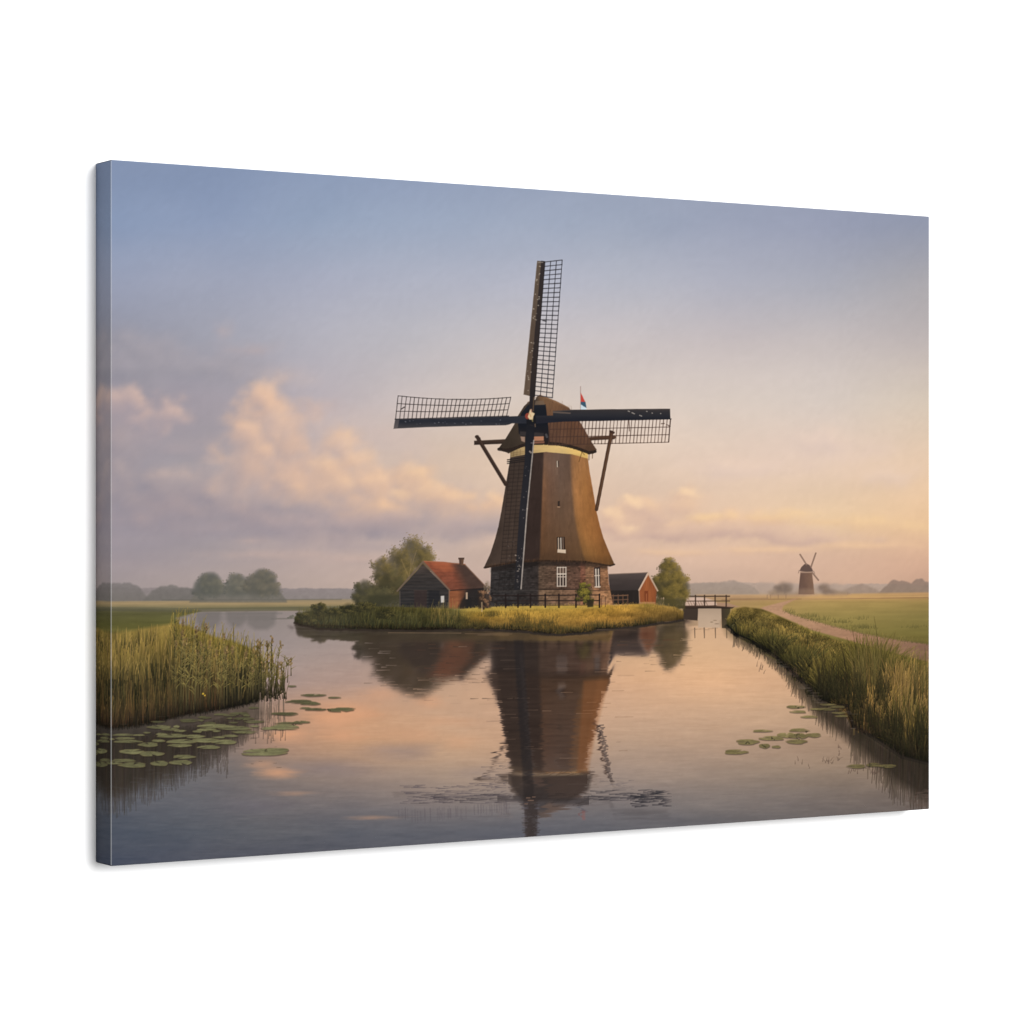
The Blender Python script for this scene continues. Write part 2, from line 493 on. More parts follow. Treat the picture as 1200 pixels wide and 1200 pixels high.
woods(980, 1036, [(980, 697), (995, 689), (1010, 684), (1022, 688), (1036, 696)], 1.6, 697, (152, 130, 116), (152, 129, 110), 97, 5, 0.6, 2.4)

FIELD = part('printed_meadow', None, 'open tan green meadow right of the dirt path')
FIELD_L = part('printed_meadow', None, 'flat green meadow behind the left reeds')
# right hand meadow
rx = [840, 900, 960, 1020, 1089]
ry = [696, 701, 706, 722, 740, 756, 790]
poly([(815, 697), (930, 696.5), (1010, 695.5), (1100, 694), (1100, 800), (1000, 800), (846, 716), (838, 704)],
     field(rx, ry, [[(190, 158, 120), (192, 160, 118), (194, 160, 112), (190, 156, 104), (178, 144, 98)],
                    [(160, 132, 98), (172, 142, 98), (182, 150, 96), (178, 146, 90), (160, 132, 82)],
                    [(160, 134, 90), (166, 140, 88), (164, 142, 84), (158, 138, 80), (146, 128, 74)],
                    [(150, 128, 80), (150, 132, 76), (146, 132, 74), (138, 126, 70), (128, 118, 66)],
                    [(140, 120, 70), (138, 122, 66), (128, 120, 62), (122, 114, 60), (114, 108, 56)],
                    [(130, 112, 60), (130, 114, 60), (116, 106, 52), (106, 98, 48), (98, 92, 44)],
                    [(120, 104, 56), (120, 104, 54), (106, 94, 48), (96, 86, 42), (90, 80, 40)]]), FIELD, 1, 2.4, 0.06, 40, 3, 21)
line(846, 703, 1100, 700.2, 1.3, (138, 108, 76), FIELD, 0.6)
line(940, 702, 1100, 698.3, 1.0, (200, 164, 112), FIELD, 0.5)
# left hand far strip and meadow
poly([(108, 704.8), (250, 703.6), (420, 702), (430, 714), (350, 715), (108, 712.5)], grad([(703, (150, 137, 112)), (707, (158, 140, 106)), (711, (128, 120, 90))]), FIELD_L, 0.95, 1.6, 0.06, 30, 2, 22)
poly([(108, 711), (225, 712.5), (350, 711), (425, 710), (425, 715.5), (330, 716.4), (230, 717.5), (226, 722), (108, 724)], (98, 97, 78), FIELD_L, 0.85, 1.5, 0.06, 20, 2, 23)

MILL2 = part('printed_distant_windmill', None, 'small hazy windmill on the far right horizon')
SOFTFAR = (890, 676, 990, 700)
crown([(920, 689, 8.5, 7), (912, 692, 6, 5)], 300, (122, 104, 92), (140, 118, 100), FAR_R, 1.0, alpha=.5, base=.95)
crown([(966, 690, 6.5, 6), (973, 694, 7, 3)], 240, (124, 104, 92), (144, 120, 100), FAR_R, 1.0, alpha=.5, base=.95)
crown([(906, 695, 8, 3), (930, 696, 20, 2.4), (985, 695, 12, 2.2)], 200, (150, 126, 106), (164, 138, 112), FAR_R, 1.2, alpha=0.5)
soften(890, 674, 992, 700, 1.0, .8)
poly([(938, 670), (951.5, 670), (953.4, 686), (954.3, 696.5), (935.6, 696.5), (936.4, 686)], grad([(936, (100, 76, 66)), (945, (112, 84, 70)), (954, (130, 98, 78))], 'x'), MILL2, 0.95, 1.0, 0.05)
poly([(935, 690), (955, 690), (958, 698), (932, 698)], (168, 138, 112), None, 0.35, 4)
poly([(936.8, 669), (939, 664.6), (942.5, 661.2), (945, 660.4), (948.5, 662), (951.4, 666), (953, 669.6), (945, 670.4)], (94, 74, 67), part('cap', MILL2), 0.95, 1.0)
line(938.5, 670.7, 951.5, 670.7, 1.3, (178, 146, 124), MILL2, 0.8)
for (xa, ya, xb_, yb_) in ((945, 661.5, 937.6, 649.8), (950.4, 664.5, 956, 648.2), (952, 671.2, 959, 679.8)):
    line(xa, ya, xb_, yb_, 1.9, (138, 110, 94), part('sail', MILL2), 0.9)
line(936.4, 668.5, 935.8, 671.5, 0.8, (120, 96, 84), MILL2, .7)
line(953.6, 669.5, 954.6, 672, 0.8, (120, 96, 84), MILL2, .7)
for x in (899, 903, 912, 921):
    line(x, 697.2, x, 701, 0.8, (128, 104, 84), FIELD, .6)

# the three round trees and low growth on the left shore
woods(222, 336, [(222, 704), (232, 692), (250, 688), (262, 686), (280, 686), (300, 684), (322, 688), (336, 702)], 2.2, 706, (116, 112, 104), (112, 106, 96), 98, 6, .8, 2.4)
for (cx, top, rr, sd, dk, lt) in ((244, 671.5, 15.5, 31, (92, 92, 86), (118, 113, 98)), (277, 673, 12.5, 32, (98, 97, 90), (124, 117, 102)), (306.5, 668, 18.5, 33, (94, 92, 84), (126, 116, 98))):
    t = part('printed_tree', None, 'hazy round tree on the far left shore')
    hh = (702 - top) / 2
    crown([(cx, top + hh * 0.85, rr * 1.0, hh * .9), (cx - rr * .4, top + hh * 1.3, rr * .8, hh * .66), (cx + rr * .45, top + hh * 1.25, rr * .78, hh * .7), (cx + rr * .2, top + hh * .6, rr * .7, hh * .6)], 1100, dk, lt, t, 1.0, alpha=0.5, seed=sd, base=0.95)
    soften(cx - 25, top - 6, cx + 25, 708, 1.0, .9, t)
    poly([(cx - rr, 697), (cx + rr, 697), (cx + rr + 3, 704), (cx - rr - 3, 704)], (128, 122, 112), None, 0.3, 4)
line(190, 703.2, 400, 702.4, 1.6, (104, 100, 92), FAR, 0.5)

# ------------------------------------------------------------------ water, first its own colour
WATER = part('printed_water', None, 'calm canal mirroring the windmill')
wat_x = [130, 220, 320, 420, 520, 620, 720, 820, 920, 1089]
wat_y = [715, 735, 765, 800, 835, 870, 905, 940, 975, 1012]
wat_tab = [
    [(130, 122, 120), (140, 130, 128), (146, 134, 130), (160, 145, 138), (170, 150, 140), (180, 155, 140), (200, 168, 140), (206, 172, 144), (200, 166, 138), (180, 150, 125)],
    [(130, 122, 120), (140, 130, 128), (152, 140, 136), (164, 147, 140), (172, 150, 140), (180, 155, 138), (204, 168, 134), (214, 174, 138), (208, 170, 136), (180, 150, 125)],
    [(126, 118, 118), (138, 128, 128), (160, 146, 142), (168, 149, 142), (178, 152, 136), (190, 158, 136), (206, 168, 134), (216, 176, 138), (210, 172, 138), (170, 142, 118)],
    [(118, 112, 114), (130, 122, 124), (160, 142, 138), (172, 148, 138), (186, 156, 134), (196, 160, 134), (204, 166, 136), (212, 172, 138), (206, 168, 136), (160, 134, 114)],
    [(114, 110, 112), (124, 118, 118), (176, 142, 122), (196, 154, 124), (192, 160, 136), (194, 160, 136), (194, 162, 138), (196, 164, 138), (190, 160, 134), (154, 132, 112)],
    [(109, 106, 107), (117, 112, 111), (169, 136, 117), (187, 150, 121), (189, 156, 129), (187, 154, 131), (177, 152, 133), (173, 148, 129), (167, 142, 123), (145, 124, 105)],
    [(104, 103, 105), (110, 107, 109), (134, 121, 115), (154, 135, 125), (168, 147, 131), (168, 145, 129), (156, 139, 129), (152, 135, 124), (148, 131, 117), (132, 115, 101)],
    [(95, 97, 105), (101, 101, 107), (113, 107, 109), (121, 113, 113), (135, 123, 119), (127, 119, 117), (125, 117, 116), (125, 116, 113), (123, 113, 109), (111, 99, 92)],
    [(83, 88, 99), (89, 93, 102), (95, 96, 102), (97, 98, 105), (101, 101, 107), (99, 99, 106), (99, 99, 105), (99, 98, 102), (99, 96, 97), (99, 90, 86)],
    [(73, 79, 94), (80, 83, 95), (84, 85, 95), (86, 87, 97), (90, 90, 100), (90, 90, 101), (92, 91, 101), (94, 92, 100), (94, 90, 94), (92, 84, 84)],
]
def water_col(X, Y):
    c = field(wat_x, wat_y, wat_tab)(X, Y)
    c = blur(c, 8, 5)
    n = noise(X, Y, 70, 16, 61, 5, 0.55)
    f = noise(X, Y, 26, 2.6, 62, 4, 0.6)
    g = sstep(722, 800, Y)
    c = c + (n * 8 * g)[..., None] * A(1, 0.8, 0.55) + (f * (1.5 + 4.2 * g))[..., None]
    h = noise(X, Y, 15, 1.25, 63, 3, 0.6)
    c = c + (h * (1.0 + 5.5 * g * (0.6 + 0.5 * n)))[..., None] * A(1, .85, .75)
    wz = (sstep(745, 800, Y) * (1 - sstep(885, 960, Y)) * sstep(250, 380, X))[..., None]
    c = c * (1 + wz * A(.055, .03, .0)) 
    # orange cloud light lying on the left water
    for (cx, cy, rx_, ry_, s) in ((395, 838, 60, 26, 1.0), (345, 862, 40, 14, .9), (322, 905, 42, 11, .8), (405, 862, 38, 12, .7), (440, 812, 36, 14, .5), (500, 822, 30, 12, .6), (345, 930, 40, 5, .35), (430, 958, 44, 4, .4), (300, 895, 30, 8, .5), (480, 860, 70, 16, .35), (545, 870, 40, 14, .3), (520, 845, 50, 10, .3)):
        d = np.hypot((X + 9 * f + 26 * n - cx) / rx_, (Y + 3 * n - cy) / ry_)
        a = np.clip(1 - d, 0, 1)
        a = a * a * (3 - 2 * a) * 0.92 * s
        c = c + (A(222, 164, 126) - c) * a[..., None]
    for (cx, cy, rx_, ry_, s) in ((470, 880, 60, 14, .5), (380, 900, 60, 14, .5), (300, 945, 60, 14, .35), (560, 905, 50, 10, .3)):
        d = np.hypot((X + 9 * f + 26 * n - cx) / rx_, (Y + 3 * n - cy) / ry_)
        a = np.clip(1 - d, 0, 1) * 0.7 * s
        c = c + (A(122, 114, 124) - c) * a[..., None]
    return c
poly([(100, 1030), (100, 760), (205, 724), (226, 719), (246, 717), (300, 716.4), (352, 716), (405, 715), (440, 722), (560, 732), (700, 730), (800, 722), (817, 713), (846, 713), (852, 722), (880, 735), (1000, 780), (1100, 860), (1100, 1030)],
     water_col, WATER, 1, 1.6, mark=False)
cov[ids == WATER] = 0
# a low bar of mud far out
line(318, 725.3, 352, 724.5, 1.8, (112, 106, 98), WATER, .6, mark=False)
dabs(A(341, 343, 338), A(723, 722, 724), A(2.4, 2, 1.8), A(2, 1.6, 1), jitter((92, 90, 78), 3, 4), None, .6)
line(242, 719.4, 330, 718.8, 2.4, (128, 121, 116), WATER, .55, mark=False)
line(240, 724, 322, 724, 5.5, (130, 122, 118), WATER, .45, mark=False)
line(214, 721, 226, 719, 1.6, (196, 176, 160), WATER, .7, mark=False)

# ------------------------------------------------------------------ footbridge
BRIDGE = part('printed_footbridge', None, 'small dark wooden footbridge right of the island')
poly([(800, 712), (819, 712), (817.5, 727.5), (800, 726)], (66, 54, 46), BRIDGE, 1, 1)
poly([(845, 712), (856, 712), (854, 736.5), (846, 736)], grad([(845, (66, 54, 44)), (856, (74, 66, 44))], 'x'), BRIDGE, 1, 1)
poly([(818, 713), (845, 713), (845, 735.5), (818, 735.5)], grad([(713, (172, 148, 126)), (722, (188, 162, 138)), (735, (196, 168, 142))]), WATER, 1, 0.8, mark=False)
dabs(A(838, 834, 840), A(727, 729, 731), A(2.5, 2, 3), A(.8, .8, .8), jitter((140, 118, 96), 3, 4), WATER, .6)
poly([(787, 709.8), (845, 709.2), (862, 710.3), (858, 713.2), (787, 713)], grad([(709, (112, 86, 70)), (711, (66, 50, 42)), (713, (50, 40, 34))]), BRIDGE, 1, .8)
poly([(840, 705.8), (852, 706.3), (867, 711), (858, 711.5), (840, 710)], (172, 134, 108), BRIDGE, .9, 1)
rail = part('railing', BRIDGE)
line(801, 698.9, 855, 698.7, 1.5, (76, 58, 46), rail)
line(801, 704.4, 855, 704.3, 1.3, (86, 66, 52), rail, .9)
for i in range(8):
    line(806 + i * 3, 705, 808 + i * 3, 709, 0.9, (92, 72, 56), rail, .5)
for x in (801.8, 815, 825.6, 838, 851):
    line(x, 697.8, x, 711, 1.6, (72, 54, 44), rail)
line(788.5, 701, 788.5, 711, 1.1, (110, 86, 62), rail, .7)
line(855, 701.8, 900, 701, .9, (132, 108, 84), rail, .5)

# ------------------------------------------------------------------ right tree and shed
TREE_R = part('printed_tree', None, 'round tree between the shed and the footbridge')
crown([(786, 671, 16, 14), (776, 686, 13, 15), (797, 687, 13, 16), (787, 697, 20, 15), (784, 661, 10, 7)], 4400, (60, 54, 32), (142, 118, 58), TREE_R, 0.85, seed=8, base=0.8, alpha=.7)
crown([(774, 690, 7, 12), (783, 684, 7, 8)], 260, (60, 55, 38), (100, 86, 52), TREE_R, 1.0, seed=9, base=.3, alpha=.5)
soften(755, 640, 820, 716, .9, .75, TREE_R)
line(777.5, 701, 777.5, 712, 1.6, (206, 172, 140), None, .8)
line(775, 701, 775, 706, 1.2, (190, 160, 130), None, .6)
poly([(766, 702), (803, 702), (803, 714), (766, 713)], (78, 70, 42), TREE_R, .8, 3)
SHED = part('printed_shed', None, 'low shed with dark roof and reddish gable')
poly([(714, 690), (750, 690), (749.5, 708.5), (716, 708.5)], (45, 39, 36), SHED, 1, .8, .12, 2, 6, 31)
g = part('gable_wall', SHED)
poly([(749, 691), (759.8, 673), (769.5, 692), (768.2, 709), (749.6, 709)], grad([(749, (144, 80, 48)), (758, (156, 88, 50)), (769, (138, 76, 44))], 'x'), g, 1, .8, .12, 1.4, 12, 32)
poly([(749.6, 705.5), (768.2, 705.5), (768, 709), (749.6, 709)], (186, 138, 96), g, .7, 1)
poly([(755.3, 692.5), (759.6, 692.5), (759.6, 704.5), (755.3, 704.5)], (118, 58, 34), part('door', SHED), .85, .8)
line(757.6, 696, 757.6, 704, .9, (200, 130, 84), g, .5)
r = part('roof', SHED)
poly([(713, 673.2), (758.8, 671.2), (748.6, 691.6), (714.5, 692.2)], grad([(672, (86, 74, 70)), (680, (70, 60, 57)), (692, (60, 52, 50))]), r, 1, .8, .06, 20, 1.4, 33)
line(713, 672.9, 759, 671, 1.0, (104, 86, 76), r, .7)
line(759.6, 671.6, 748.8, 691.6, 1.9, (208, 176, 150), r, .9)
line(759.8, 672, 770.6, 692.2, 1.7, (200, 168, 142), r, .9)
line(749, 692, 749.6, 708.5, 1.1, (176, 138, 112), SHED, .8)
line(768.8, 692, 768.2, 708.5, 1.0, (120, 74, 50), SHED, .7)

# ------------------------------------------------------------------ left tree, bushes, cottage
TREE_L = part('printed_tree', None, 'large bushy tree behind the red roofed cottage')
crown([(484, 652, 23, 24), (466, 668, 20, 26), (447, 668, 13, 18), (498, 655, 13, 18), (455, 690, 20, 22), (478, 685, 22, 24)], 6500, (66, 60, 42), (138, 116, 66), TREE_L, 0.8, seed=15, base=0.72, alpha=0.6)
crown([(452, 684, 14, 20), (470, 690, 14, 18)], 500, (62, 58, 42), (92, 84, 56), TREE_L, 1.1, seed=16, base=.5, alpha=.5)
soften(425, 618, 525, 716, 1.0, .8, TREE_L)
for (x0, y0, x1, y1) in ((478, 690, 482, 655), (481, 668, 488, 645), (479, 676, 470, 655)):
    line(x0, y0, x1, y1, 0.8, (170, 140, 96), TREE_L, .35)
BUSH_L = part('printed_bush', None, 'low bush left of the cottage')
crown([(428, 694, 14, 15), (443, 698, 16, 14), (419, 700, 7, 10), (436, 704, 22, 9)], 1700, (60, 58, 44), (98, 90, 60), BUSH_L, .95, seed=17, base=0.85, alpha=.6)
soften(405, 670, 470, 716, 1.0, .8, BUSH_L)

poly([(432, 698), (470, 696), (470, 715), (428, 715)], (62, 60, 44), BUSH_L, .85, 4)
COT = part('printed_cottage', None, 'dark boarded cottage with red tiled roof')
poly([(468.2, 712.5), (467.8, 692), (495.6, 661), (526.5, 691.5), (526, 714.5)], grad([(661, (74, 62, 56)), (676, (58, 53, 51)), (712, (46, 45, 46))]), COT, 1, .8, .22, 14, 2.0, 35)
for i in range(11):
    y = 672 + i * 3.8
    hw = min(28.5, (y - 660) * .92)
    line(496 - hw, y, 496 + hw, y + .2, .7, (90, 78, 70), COT, .3)
d = part('door', COT)
poly([(485.3, 692), (500, 692), (500, 713), (485.3, 713)], (60, 48, 46), d, .75, 1.0, .1, 3, 10, 36)
line(485, 692, 500, 692, .8, (82, 66, 60), d, .5)
poly([(502, 692), (515, 692), (515, 712), (502, 712)], (36, 36, 40), COT, .6, 1.2)
w = part('window', COT)
poly([(516.6, 698.4), (520.4, 698.2), (520.5, 706), (516.8, 706.1)], (206, 198, 190), w, .95, .7)
sw = part('side_wall', COT)
poly([(526.5, 692), (569, 688.5), (569, 714), (526, 714)], grad([(526, (138, 82, 54)), (536, (146, 88, 58)), (542, (104, 66, 48)), (548, (50, 44, 42)), (569, (40, 38, 38))], 'x'), sw, 1, .8, .12, 10, 1.6, 37)
poly([(536, 714), (541, 703), (546, 697), (553, 701), (552, 714)], (38, 36, 36), sw, .8, 3)
rf = part('roof', COT)
def roof_col(X, Y):
    u = X - (527 + (Y - 660) * 0.52)
    t = sstep(-6, 12, u)[..., None]
    lit = grad([(658, (158, 86, 60)), (668, (140, 77, 56)), (692, (118, 69, 53))])(X, Y)
    n = noise(X, Y, 5, 3, 38, 3)[..., None]
    return lit * (1 - t) * (1 + .14 * n) + (A(76, 58, 51) * t) * (1 + .08 * n)
poly([(496.2, 657.6), (520, 658.3), (545, 661.2), (570.5, 688.3), (545, 691.8), (527.4, 692)], roof_col, rf, 1, .8)
for i in range(9):
    line(501 + i * 3.9, 659.5 + i * 3.9, 538 + i * 3.4, 660 + i * 3.6, .7, (70, 48, 40), rf, .22)
poly([(506, 659), (528, 660.5), (532, 668), (522, 670), (508, 664)], (182, 98, 62), rf, .45, 5)
line(545, 662, 570, 688, 1.1, (132, 98, 76), rf, .75)
line(497, 657.6, 545, 661.3, 1.1, (178, 112, 78), rf, .6)
line(495.8, 658.2, 465.6, 692.6, 1.8, (112, 94, 80), rf, .9)
line(495.8, 658.5, 527.2, 692, 2.0, (116, 92, 76), rf, .9)
line(528, 692, 569, 689.4, 1.2, (40, 34, 33), rf, .8)
ch = part('chimney', rf)
poly([(538, 655), (543.4, 655), (543, 662.5), (538.4, 662)], (92, 68, 56), None, 1, .7)
PARTS.pop()
ch = part('chimney', COT)
poly([(538, 655), (543.4, 655), (543, 662.5), (538.4, 662)], grad([(538, (72, 54, 48)), (543, (112, 82, 62))], 'x'), ch, 1, .7)
poly([(537, 653.4), (544.2, 653.4), (544.2, 655.6), (537, 655.6)], (84, 64, 54), ch, 1, .6)
poly([(546, 694.2), (548, 694.2), (548, 702), (546, 702)], (196, 166, 138), part('window', COT), .9, .7)
line(468.6, 693, 468.8, 712, 1.0, (104, 92, 82), COT, .6)
line(526.2, 693, 526, 713, 1.2, (128, 96, 74), COT, .7)

# ------------------------------------------------------------------ the windmill
MILL = part('printed_windmill', None, 'large brown thatched windmill with four lattice sails')
BASE = part('brick_base', MILL)
def brick(X, Y):
    c = grad([(574, (58, 53, 52)), (600, (52, 48, 47)), (630, (56, 48, 45)), (632.5, (96, 74, 58)), (660, (96, 70, 55)), (679, (100, 70, 55)), (681, (122, 76, 57)), (685.5, (122, 78, 58)), (687, (134, 94, 66)), (718, (152, 102, 67))], 'x')(X, Y)
    row = np.floor(Y / 1.9)
    n = noise(X + (row % 2) * 1.6, row * 7.7, 3.0, 1.0, 44, 2, .6)
    m = noise(X, Y, 12, 8, 45, 3)
    k = 1 + 0.30 * n + 0.20 * m
    k = k * (1 - 0.16 * (np.abs((Y / 1.9) % 1 - .5) > .36))
    low = sstep(690, 692, Y)
    c = c * k[..., None]
    return c * (1 - .0 * low[..., None]) + low[..., None] * A(26, 20, 12) * sstep(628, 636, X)[..., None]
poly([(575.5, 663), (604, 657), (632, 655), (686, 656), (711.5, 660), (713.5, 684), (718.6, 709.5), (690, 711.5), (573.5, 711.5), (574.5, 690)], brick, BASE, 1, .8)
poly([(575, 664), (632, 656), (686, 657), (712, 661), (712, 667), (686, 663.5), (632, 663), (575, 670)], (34, 28, 26), BASE, .6, 3)
line(632.5, 690.6, 680, 690.6, 1.3, (48, 36, 32), BASE, .85)
line(686, 692.4, 716, 691.4, 1.2, (84, 56, 44), BASE, .8)
line(577, 693, 630, 691.8, 1.2, (74, 68, 64), BASE, .5)
for y in (697, 701, 705):
    line(578, y, 628, y - .5, .8, (78, 70, 66), BASE, .35)
dabs(A(640, 648, 668, 676, 690, 708, 700), A(700, 705, 702, 707, 700, 704, 708), A(3, 3, 4, 3, 4, 4, 4), A(1.4, 1.6, 1.5, 1.3, 1.6, 2, 1.6), jitter((172, 128, 96), 7, 6), BASE, .45)

def tower_col(X, Y):
    v = np.clip((Y - 536) / 122.0, 0, 1)
    e1 = 636.7 - 4.7 * v                       # shaded / front edge
    e2 = 668.5 + 4.5 * v + 13 * v ** 3         # front / right edge
    eR = 689 + 10 * v + 20 * v ** 3.5
    n = noise(X, Y, 14, 26, 47, 4)
    f = noise(X + (X - 645) * v * -.3, Y, 1.6, 16, 48, 3)
    left = A(66, 53, 46) + (v * 4)[..., None] * A(1, .6, .2)
    sh = np.where((X > 621 - 12 * v)[..., None], A(58, 44, 39), left)
    front_u = np.clip((X - e1) / (e2 - e1), 0, 1)
    front = field([0, .25, .6, 1], [0, .25, .6, .9, 1],
                  [[(112, 82, 64), (110, 82, 66), (104, 80, 66), (98, 74, 60)],
                   [(134, 90, 60), (116, 82, 62), (106, 80, 64), (106, 78, 60)],
                   [(118, 78, 50), (106, 74, 52), (102, 74, 54), (106, 76, 54)],
                   [(98, 66, 42), (96, 66, 44), (98, 68, 45), (104, 72, 46)],
                   [(80, 56, 38), (80, 56, 38), (84, 58, 40), (88, 62, 40)]])(front_u, v)
    ru = np.clip((X - e2) / (eR - e2), 0, 1)
    right = field([0, .3, .7, 1], [0, .3, .7, .93, 1],
                  [[(136, 94, 62), (152, 102, 60), (158, 104, 58), (160, 106, 60)],
                   [(146, 98, 58), (166, 108, 58), (168, 108, 54), (160, 100, 50)],
                   [(142, 94, 50), (166, 106, 52), (166, 104, 50), (150, 92, 44)],
                   [(132, 88, 46), (150, 98, 48), (146, 92, 44), (128, 80, 40)],
                   [(110, 74, 42), (124, 80, 42), (116, 74, 38), (100, 66, 36)]])(ru, v)
    a1 = sstep(-1.2, 1.8, X - e1)[..., None]
    a2 = sstep(-2.0, 2.2, X - e2)[..., None]
    c = sh * (1 - a1) + front * a1
    c = c * (1 - a2) + right * a2
    pm = noise(X, Y, 7, 9, 46, 4, .65)
    return c * (1 + .09 * n + .04 * f + .08 * pm)[..., None]
TW = [(598.3, 533), (615, 527), (640, 524), (672, 527), (688, 531)][:1] + [ (596.5, 545), (592, 572), (587.3, 600), (584, 617), (580, 632), (574.5, 649), (567.5, 664), (568, 666.4), (575, 665),
      (602.5, 659.6), (631.7, 657.6), (660, 657.8), (686.7, 659), (704, 661), (715, 663.5), (720.3, 661.6), (713.5, 646), (707, 630), (703, 616), (699.2, 600), (695, 575), (690.6, 550), (688.7, 534), (672, 527), (640, 524), (615, 527)]
poly(TW, tower_col, MILL, 1, .8)
# thatch skirt edge
sk = [(567.5, 665.2), (602.5, 659), (631.7, 657), (660, 657.3), (686.7, 658.4), (715, 663), (720, 661.5)]
for (a, b) in zip(sk[:-1], sk[1:]):
    line(a[0], a[1], b[0], b[1], 2.0, (46, 34, 28), MILL, .8)
xs = rng.uniform(569, 718, 260)
blades(xs, np.interp(xs, [p[0] for p in sk], [p[1] for p in sk]) + rng.uniform(0, 1.4, 260), rng.uniform(2, 4, 260), rng.normal(0, .5, 260), np.full(260, .8), jitter((70, 48, 34), 260, 18), jitter((110, 74, 46), 260, 14), MILL, .35)
# fine reed streaks of the thatch
n = 900
u, v = rng.random(n), rng.random(n)
yy = 540 + 116 * v
xl = np.interp(yy, [536, 600, 632, 656], [600, 588, 581, 572])
xr = np.interp(yy, [536, 600, 630, 658], [687, 698, 706, 717])
xx = xl + (xr - xl) * u
cc = img[((yy - Y0) * S).astype(int), ((xx - X0) * S).astype(int)]
k = (1 + rng.normal(0, .13, n))[:, None]
blades(xx, yy + 5, rng.uniform(4, 11, n), (645 - xx) * .03, np.full(n, .8), cc * k, cc * k, None, .22)

# windows of the tower
def sash(x0, y0, x1, y1, cols, rows, frame, pane, pid, fw=1.1, lean=0):
    poly([(x0 - 1, y0 - 1), (x1 + 1, y0 - 1), (x1 + 1, y1 + .5), (x0 - 1, y1 + .5)], (46, 36, 32), pid, .8, .8)
    poly([(x0, y0), (x1, y0 + lean), (x1, y1), (x0, y1)], pane, pid, 1, .6)
    for i in range(cols + 1):
        x = x0 + (x1 - x0) * i / cols
        line(x, y0, x, y1, fw, frame, pid, .92)
    for j in range(rows + 1):
        y = y0 + (y1 - y0) * j / rows
        line(x0, y, x1, y, fw, frame, pid, .85)
w = part('window', MILL)
poly([(652, 540), (655, 540), (655, 547), (652, 547)], (62, 48, 42), w, .9, .8)
line(653, 540.5, 653.2, 547, 1.1, (206, 186, 164), w, .9)
line(652.8, 549, 652.8, 556, .7, (160, 128, 104), None, .4)
w = part('window', MILL)
poly([(653.6, 587.3), (656, 587), (656, 593.5), (653.6, 593.5)], (52, 42, 38), w, .95, .7)
line(653.6, 594, 655.8, 594.2, 1.2, (186, 146, 112), w, .8)
w = part('window', MILL)
poly([(652.4, 629.4), (661.8, 629.2), (662.4, 644.6), (652.8, 644.6)], (48, 36, 32), w, .95, .8)
line(654.4, 630.5, 654.6, 644, 1.2, (202, 180, 156), w, .9)
line(657.2, 630.5, 657.4, 644, 1.0, (214, 198, 180), w, .9)
line(659.6, 630.2, 660, 643, 1.0, (150, 124, 104), w, .8)
poly([(653.4, 643.6), (663, 644.2), (663, 648.4), (653.2, 647.4)], (214, 190, 164), w, .95, .8)
w = part('window', MILL)
sash(653.2, 664.9, 663.2, 687, 3, 2, (212, 192, 172), (62, 48, 44), w, 1.05)
line(653, 672.6, 663.2, 672.6, 1.4, (216, 198, 178), w, .95)
poly([(654.2, 666), (662.6, 666), (662.6, 671.6), (654.2, 671.6)], (150, 120, 98), w, .35, .8)
w = part('window', MILL)
poly([(695.4, 665), (703.2, 664.4), (703.8, 688.4), (696, 688.6)], (52, 42, 40), w, 1, .8)
for x in (698.2, 701.2):
    line(x, 667, x + .6, 688, 1.2, (222, 204, 184), w, .92)
line(697, 674.6, 702.4, 674.4, 1.2, (216, 196, 174), w, .85)
line(697, 687.8, 703.2, 687.6, 1.6, (214, 190, 166), w, .9)
line(695.8, 665, 696.6, 688, .9, (150, 110, 84), w, .8)

# tail braces behind the cap
BR = part('tail_brace', MILL)
poly([(555.5, 516.4), (592, 514.6), (592, 520), (555.6, 521.4)], grad([(515, (74, 58, 48)), (521, (48, 38, 34))]), BR, 1, .8)
line(559.2, 512, 592.6, 567.5, 4.6, (58, 44, 38), BR)
line(560.6, 512.4, 593, 565.6, 1.2, (86, 66, 54), BR, .5)
line(558.2, 511.8, 561.5, 514, 3.6, (60, 46, 40), BR)
BR2 = part('tail_brace', MILL)
poly([(686, 512.6), (720.5, 509.8), (722, 512.5), (720, 514.8), (686, 516.6)], grad([(510, (98, 70, 52)), (516, (62, 44, 36))]), BR2, 1, .8)
line(716.6, 507, 699, 597, 4.2, (80, 56, 42), BR2)
line(717.4, 507, 700, 594, 1.0, (118, 86, 62), BR2, .5)
line(715.5, 505.6, 719, 507, 3.0, (64, 46, 38), BR2)

# the thatched cap, cream band beneath it
BAND = part('cream_band', MILL)
def band_col(X, Y):
    c = grad([(597, (152, 128, 88)), (612, (180, 150, 102)), (622, (192, 160, 108)), (640, (212, 178, 116)), (660, (220, 184, 118)), (672, (234, 192, 112)), (689, (242, 196, 110))], 'x')(X, Y)
    return c * (1 + .05 * noise(X, Y, 9, 2, 49, 3) - .10 * sstep(526, 537, Y))[..., None]
poly([(597.5, 526), (614, 521), (639, 518.5), (671, 523), (689, 528.5), (688.9, 537.4), (680, 535), (670.7, 532.4), (655, 531), (640, 529.6), (624, 531), (598, 536)], band_col, BAND, 1, .8)
for y0, y1 in ((531, 529.2), (534, 531)):
    line(599, y0, 614, y1, .7, (110, 84, 56), BAND, .5)
for x in (602, 606, 610):
    line(x, 527, x - .4, 534.5, .7, (100, 78, 54), BAND, .5)
for (x0, y0, x1, y1) in ((682.5, 528, 678.5, 541), (681, 529, 685, 533), (690.4, 530, 690.2, 539), (694.4, 530, 694.2, 537)):
    line(x0, y0, x1, y1, .9, (92, 64, 36), BAND, .75)
CAP = part('cap', MILL)
